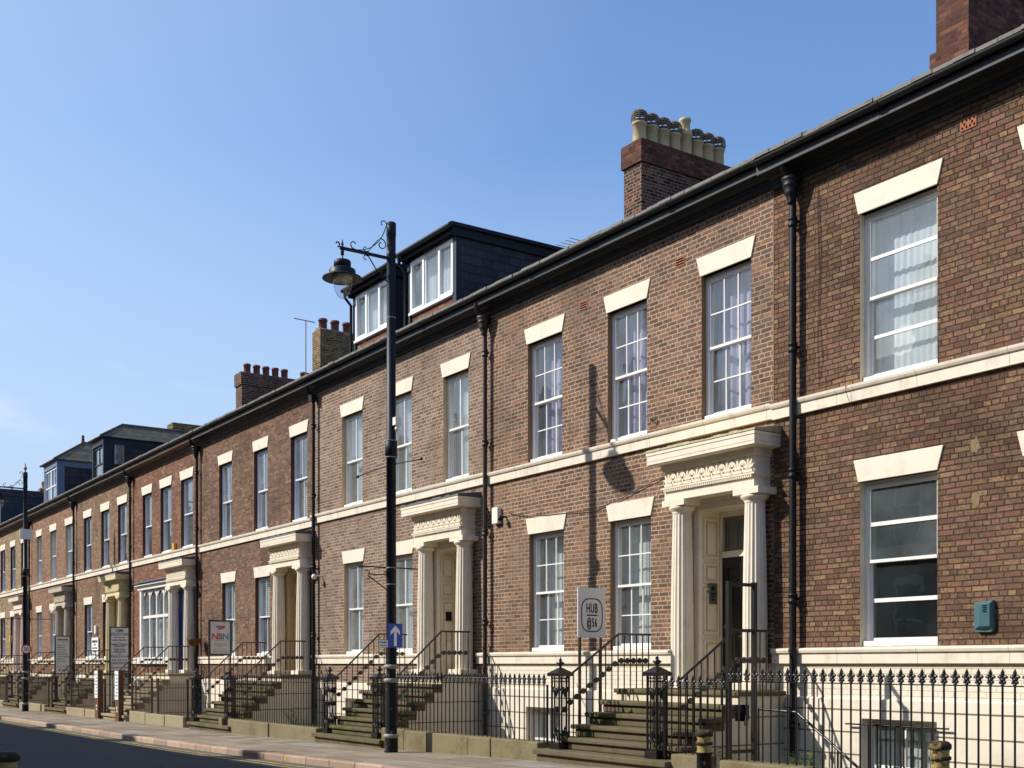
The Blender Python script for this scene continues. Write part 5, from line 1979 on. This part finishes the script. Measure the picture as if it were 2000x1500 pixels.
# brown timber posts with posters
for t, lab in ((37.75, 'brown timber post with a pale poster, right-hand one under the solicitors board'), (40.15, 'brown timber post with a pale poster, left-hand one under the solicitors board')):
    pp = thing('poster_post', (-t, 10.7, gz(t)), lab, 'post', 'timber posts carrying posters at the blue-door steps')
    b = MB()
    b.bt(t - .20, t + .20, 10.58, 10.74, -.25, 1.36)
    part('timber_post', b, 'wood', pp)
    b = MB()
    b.bt(t - .19, t + .19, 10.565, 10.578, .42, 1.33)
    o = part('poster', b, 'signwhite', pp)
    b = MB()
    for k in range(7):
        b.bt(t - .13, t + .13 - .06 * (k % 3), 10.562, 10.5645, .52 + k * .11, .56 + k * .11)
    part('poster_print', b, 'inkblue', pp)
    b = MB()
    b.bt(t - .05, t + .03, 10.576, 10.579, .02, .08)
    b.bt(t - .05, t + .03, 10.576, 10.579, .12, .2)
    part('number_mark', b, 'signwhite', pp)

# hanging basket on the dark red house's pipe
hb = thing('hanging_basket', (-36.9, YF - .35, 2.35), 'brown coir hanging basket beside the downpipe, left of the comet-emblem board', 'hanging basket')
b = MB()
b.lathe([(.05, -.22), (.16, -.15), (.22, -.04), (.235, .02), (.2, .02)], (-36.9, YF - .35, 2.35), 16)
part('basket', b, 'basket', hb)
b = MB()
for k in range(3):
    a = 2 * math.pi * k / 3
    b.tube([(-36.9 + .22 * math.cos(a), YF - .35 + .22 * math.sin(a), 2.37), (-36.9, YF - .35, 2.85)], .006, 4)
b.tube([(-36.9, YF - .35, 2.85), (-36.9, YF - .3, 2.93), (-36.9, YF, 2.95)], .012, 5)
part('chain', b, 'iron', hb)

# TV aerials
b = MB()
b.tube([(-38.5, 17.4, 10.9), (-38.5, 17.4, 13.75)], .022, 6)
b.tube([(-38.5, 16.95, 13.77), (-38.5, 17.75, 13.75)], .018, 6)
solo('tv_aerial', b, 'ring', 'thin single-rod aerial on a mast beside the tan chimney', 'aerial', 'television aerials above the roofs')
b = MB()
b.tube([(-22.7, 17.2, 11.0), (-22.7, 17.2, 11.75)], .02, 6)
b.tube([(-22.2, 17.2, 11.7), (-23.2, 17.2, 11.72)], .014, 6)
for k in range(6):
    x_ = -22.25 - k * .18
    b.tube([(x_, 16.85, 11.7), (x_, 17.55, 11.7)], .008, 4)
for z in (11.62, 11.78):
    b.tube([(-23.2, 16.9, z), (-23.2, 17.5, z)], .008, 4)
solo('tv_aerial', b, 'ring', 'comb-like aerial behind the larger flat-roofed dormer', 'aerial', 'television aerials above the roofs')

# ------------------------------------------------------------------ bollards
def bollard(x, y, z, H, label):
    th = thing('bollard', (x, y, z), label, 'bollard', 'worn black and gold bollards')
    b = MB()
    b.lathe([(.10, -.05), (.10, .06), (.085, .10), (.078, H - .27), (.088, H - .265), (.088, H - .24)], (x, y, z), 20)
    part('post', b, 'bollard', th)
    b = MB()
    b.lathe([(.078, H - .24), (.074, H - .20), (.078, H - .165)], (x, y, z), 20, caps=False)
    b.lathe([(.078, H - .13), (.074, H - .10), (.08, H - .075)], (x, y, z), 20, caps=False)
    part('gold_band', b, 'bollardgold', th)
    b = MB()
    b.lathe([(.078, H - .165), (.09, H - .16), (.092, H - .145), (.09, H - .133), (.078, H - .13)], (x, y, z), 20, caps=False)
    b.lathe([(.08, H - .075), (.092, H - .068), (.094, H - .035), (.085, H - .02), (.06, H - .002), (.0, H)], (x, y, z), 20, caps=False)
    part('cap', b, 'bollardcap', th)


bollard(-6.17, 8.62, gz(6), .897 - gz(6), 'chipped bollard in front of the barred basement window')
bollard(-9.04, 8.62, gz(9), .862 - gz(9), 'chipped bollard beside the rounded kerbstone and iron gate')
bollard(-9.3, 1.8, gz(9), .90 - gz(9), 'shaded bollard across the road, only its banded top in view')

# ------------------------------------------------------------------ weeds
def weed(x, y, z, r, n, label):
    b = MB()
    rr = random.Random(int(x * 100) + int(y * 10))
    for i in range(n):
        a = rr.uniform(0, 6.28)
        d = rr.random() ** .6 * r
        h = rr.uniform(.25, 1.0) * r * 1.4
        p = Vector((x + math.cos(a) * d, y + math.sin(a) * d, z + h))
        b.tube([(x, y, z), tuple(p)], .003, 3) if i % 4 == 0 else None
        u = Vector((math.cos(a + 1.2), math.sin(a + 1.2), rr.uniform(-.4, .6))).normalized() * rr.uniform(.02, .05)
        w_ = Vector((-math.sin(a), math.cos(a), rr.uniform(-.3, .8))).normalized() * rr.uniform(.01, .025)
        b.add([p - u, p + w_, p + u, p - w_ * .6], [(0, 1, 2, 3)])
    solo('weed', b, 'leaf', label, 'weed', 'weeds rooted in stone and soil', recalc=False, loc=(x, y, z))


weed(-10.6, 11.9, .0, .25, 110, 'green weed clump at the foot of the black downpipe behind the railings')
weed(-11.3, 11.15, .22, .16, 70, 'low weed tuft beside the iron gate foot')
weed(-11.0, 12.4, -.05, .30, 120, 'spreading weed against the cream step flank')
weed(-22.4, 12.1, 1.16, .13, 60, 'bright weed in the top joint of the mossy steps')
weed(-21.0, 11.6, .8, .12, 50, 'small weed on the middle of the mossy steps')
weed(-22.5, 11.3, .42, .14, 60, 'leafy weed low on the mossy steps')
weed(-27.0, 11.9, .0, .35, 140, 'weed behind the spear-topped railings')
weed(-11.93, YF - .06, 3.6, .09, 40, 'tiny weed growing beside the black downpipe on the wall')
weed(-14.95, YF - .05, 5.62, .05, 18, 'tiny weed sprouting from brick above the string course')

# ------------------------------------------------------------------ ground, pavement, road
TS = [-60, -40, -20, -10, 0, 4, 8, 11, 13, 15, 17, 20.2, 23.5, 26, 28, 32, 36, 40, 45, 52, 60, 70, 85, 100, 130]


def strip(mb, y0, y1, dz0, dz1=None, mi=0, ts=TS):
    dz1 = dz0 if dz1 is None else dz1
    v = []
    for t in ts:
        v += [(-t, y0, gz(t) + dz0), (-t, y1, gz(t) + dz1)]
    mb.add(v, [(2 * i, 2 * i + 1, 2 * i + 3, 2 * i + 2) for i in range(len(ts) - 1)], mi)


g = MB()
g.quad((-600, -400, -1.25), (400, -400, -1.25), (400, 600, -1.25), (-600, 600, -1.25))
solo('ground', g, 'soil', kind='structure', recalc=False)
b = MB()
strip(b, YK + .16, YR + .1, 0)
strip(b, YR + .1, YR + .101, 0, -1.3)
solo('pavement', b, 'flags', kind='structure', recalc=False)
b = MB()
strip(b, 1.95, YK, -.115)
solo('road', b, 'asphalt', kind='structure', recalc=False)
b = MB()
for side in (1, -1):
    yk = YK if side > 0 else 1.95
    strip(b, yk + side * .02, yk, .004, -.02)
    strip(b, yk, yk, -.02, -.14)
    strip(b, yk + side * .02, yk + side * .165, .004, .004)
solo('kerb', b, 'kerb', kind='structure', recalc=False)
b = MB()
ts2 = [-20 + 1.2 * i for i in range(120)]
for y0 in (YK - .36, YK - .56):
    v = []
    for i, t in enumerate(ts2):
        w_ = .02 * math.sin(t * .9 + y0) + .012 * math.sin(t * 2.3)
        v += [(-t, y0 + w_, gz(t) - .111), (-t, y0 + .075 + w_, gz(t) - .111)]
    b.add(v, [(2 * i, 2 * i + 1, 2 * i + 3, 2 * i + 2) for i in range(len(ts2) - 1)])
solo('road_marking', b, 'yellowline', kind='structure', recalc=False)
b = MB()
for t in (6, 13, 19.4, 21.0, 24.6, 28.5, 33, 40):
    for q in (0,):
        strip(b, YK + .022, YK + .30, .008, .008, ts=[t, t + .12])
        strip(b, YK - .003, YK - .003, -.02, -.10, ts=[t, t + .12])
solo('kerb_marking', b, 'yellowtick', kind='structure', recalc=False)
b = MB()
strip(b, -3.0, 1.785, 0)
solo('far_pavement', b, 'flags', kind='structure', recalc=False)
b = MB()
strip(b, -8.0, -3.0, -.002)
solo('yard', b, 'soil', kind='structure', recalc=False)

# opposite terrace (behind the photographer): it shades the road and shows in the window glass
op = thing('brick_terrace', (-25, -5.6, 0), 'brick terrace across the street, seen only as shade on the road and reflections in panes', 'house')
b = MB()
b.box(-112, 40, -15, -5.6, -1.2, 11.6)
part('wall', b, 'brickB', op)
b = MB()
b.extx([(-5.2, 11.6), (-10.3, 14.2), (-15.4, 11.6)], -112, 40)
b.box(-112, 40, -5.6, -5.3, 11.4, 11.6)
part('roof', b, 'slate', op)
b = MB()
for k in range(19):
    t = -38 + 8 * k
    b.box(-t - .4, -t + .4, -11.9, -8.7, 12.0, 15.6)
    for q in range(5):
        b.lathe([(.13, 0), (.12, .55)], (-t, -11.5 + q * .6, 15.6), 8)
part('chimney', b, 'brickChim', op)
fw, gw = MB(), MB()
for k in range(57):
    t = -37 + 2.66 * k
    for z0, z1 in ((1.9, 4.1), (5.5, 7.8), (8.9, 10.6)):
        fw.box(-t - .6, -t + .6, -5.61, -5.54, z1, z1 + .3)
        fw.box(-t - .55, -t - .47, -5.6, -5.55, z0, z1)
        fw.box(-t + .47, -t + .55, -5.6, -5.55, z0, z1)
        fw.box(-t - .47, -t + .47, -5.6, -5.552, (z0 + z1) / 2 - .03, (z0 + z1) / 2 + .03)
        gw.quad((-t - .47, -5.57, z0), (-t + .47, -5.57, z0), (-t + .47, -5.57, z1), (-t - .47, -5.57, z1))
fw.box(-112, 40, -5.62, -5.5, 5.2, 5.45)
part('window_surround', fw, 'cream', op)
part('window_glazing', gw, plain('dark_window_reflection_glass', '2a3038', .1, .6), op)

# lettering: curves become plain meshes
dg = bpy.context.evaluated_depsgraph_get()
for o in [o for o in scene.objects if o.type == 'FONT']:
    me = bpy.data.meshes.new_from_object(o.evaluated_get(dg))
    q = bpy.data.objects.new('lettering', me)
    COL.objects.link(q)
    q.parent = o.parent
    q.location, q.rotation_euler, q.scale = o.location.copy(), o.rotation_euler.copy(), o.scale.copy()
    bpy.data.objects.remove(o)

# ------------------------------------------------------------------ sky, sun, camera
wd = bpy.data.worlds.new('World')
scene.world = wd
wd.use_nodes = True
nt = wd.node_tree
nt.nodes.clear()
sky = nt.nodes.new('ShaderNodeTexSky')
sky.sky_type = 'NISHITA'
sky.sun_disc = False
ELEV = R(36)
SUN_AZ = math.atan2(-.6, -.8)           # from +Y towards +X: the sun stands up the street, over the opposite roofs
sky.sun_elevation = ELEV
sky.sun_rotation = SUN_AZ
sky.altitude = 0
sky.air_density = 1.0
sky.dust_density = 1.0
sky.ozone_density = 6.0
bg = nt.nodes.new('ShaderNodeBackground')
bg.inputs[1].default_value = .113
wo = nt.nodes.new('ShaderNodeOutputWorld')
# a few thin wisps of cloud low over the roofs
tc = nt.nodes.new('ShaderNodeTexCoord')
sp = nt.nodes.new('ShaderNodeSeparateXYZ')
nt.links.new(tc.outputs['Generated'], sp.inputs[0])
mp = nt.nodes.new('ShaderNodeMapping')
mp.inputs['Scale'].default_value = (5, 5, 16)
nt.links.new(tc.outputs['Generated'], mp.inputs[0])
nz = nt.nodes.new('ShaderNodeTexNoise')
nz.inputs['Scale'].default_value = 1.6
nz.inputs['Detail'].default_value = 6
nt.links.new(mp.outputs[0], nz.inputs[0])


def mapr(sock, a, b):
    m = nt.nodes.new('ShaderNodeMapRange')
    m.interpolation_type = 'SMOOTHSTEP'
    nt.links.new(sock, m.inputs[0])
    m.inputs[1].default_value, m.inputs[2].default_value = a, b
    return m.outputs[0]


def mul(a, b):
    m = nt.nodes.new('ShaderNodeMath')
    m.operation = 'MULTIPLY'
    nt.links.new(a, m.inputs[0])
    if isinstance(b, float):
        m.inputs[1].default_value = b
    else:
        nt.links.new(b, m.inputs[1])
    return m.outputs[0]


fc = mul(mul(mapr(nz.outputs[0], .47, .72), mul(mapr(sp.outputs[2], .06, .14), mapr(sp.outputs[2], .30, .17))), .3)
mx = nt.nodes.new('ShaderNodeMix')
mx.data_type = 'RGBA'
nt.links.new(fc, mx.inputs[0])
# summer haze: the sky pales towards the horizon and towards the sun
dt = nt.nodes.new('ShaderNodeVectorMath')
dt.operation = 'DOT_PRODUCT'
nt.links.new(tc.outputs['Generated'], dt.inputs[0])
dt.inputs[1].default_value = (-.6 * math.cos(ELEV), -.8 * math.cos(ELEV), math.sin(ELEV))


def lmap(sock, a, b, lo, hi):
    m = nt.nodes.new('ShaderNodeMapRange')
    nt.links.new(sock, m.inputs[0])
    for i, v in enumerate((a, b, lo, hi)):
        m.inputs[1 + i].default_value = v
    return m.outputs[0]


keep = mul(lmap(dt.outputs['Value'], .25, .95, 1.0, .2), lmap(sp.outputs[2], .12, .40, .08, 1.0))
hz = nt.nodes.new('ShaderNodeMix')
hz.data_type = 'RGBA'
nt.links.new(keep, hz.inputs[0])
hz.inputs[6].default_value = (2.55, 3.23, 4.25, 1)
nt.links.new(sky.outputs[0], hz.inputs[7])
nt.links.new(hz.outputs[2], mx.inputs[6])
mx.inputs[7].default_value = (4.6, 4.8, 5.2, 1)
nt.links.new(mx.outputs[2], bg.inputs[0])
nt.links.new(bg.outputs[0], wo.inputs[0])

sl = bpy.data.lights.new('sun', 'SUN')
sl.energy = 2.95
sl.angle = R(.53)
sl.color = (1.0, .945, .86)
so = bpy.data.objects.new('sun', sl)
COL.objects.link(so)
sd = Vector((-.6 * math.cos(ELEV), -.8 * math.cos(ELEV), math.sin(ELEV)))
so.rotation_euler = sd.to_track_quat('Z', 'Y').to_euler()

cam = bpy.data.cameras.new('camera')
co = bpy.data.objects.new('camera', cam)
COL.objects.link(co)
co.location = (0, 0, EYE)
co.rotation_euler = (R(90), 0, math.atan2(.8260, .5637))
cam.sensor_width = 36
cam.lens = 2286 / 2000 * 36
cam.shift_y = 547 / 2000
cam.clip_start = .05
cam.clip_end = 2000
scene.camera = co
scene.view_settings.view_transform = 'Standard'
scene.view_settings.look = 'None'
scene.view_settings.exposure = .92
scene.view_settings.gamma = 1
scene.render.film_transparent = False
scene.cycles.max_bounces = 8
scene.cycles.transparent_max_bounces = 12
scene.cycles.use_denoising = True
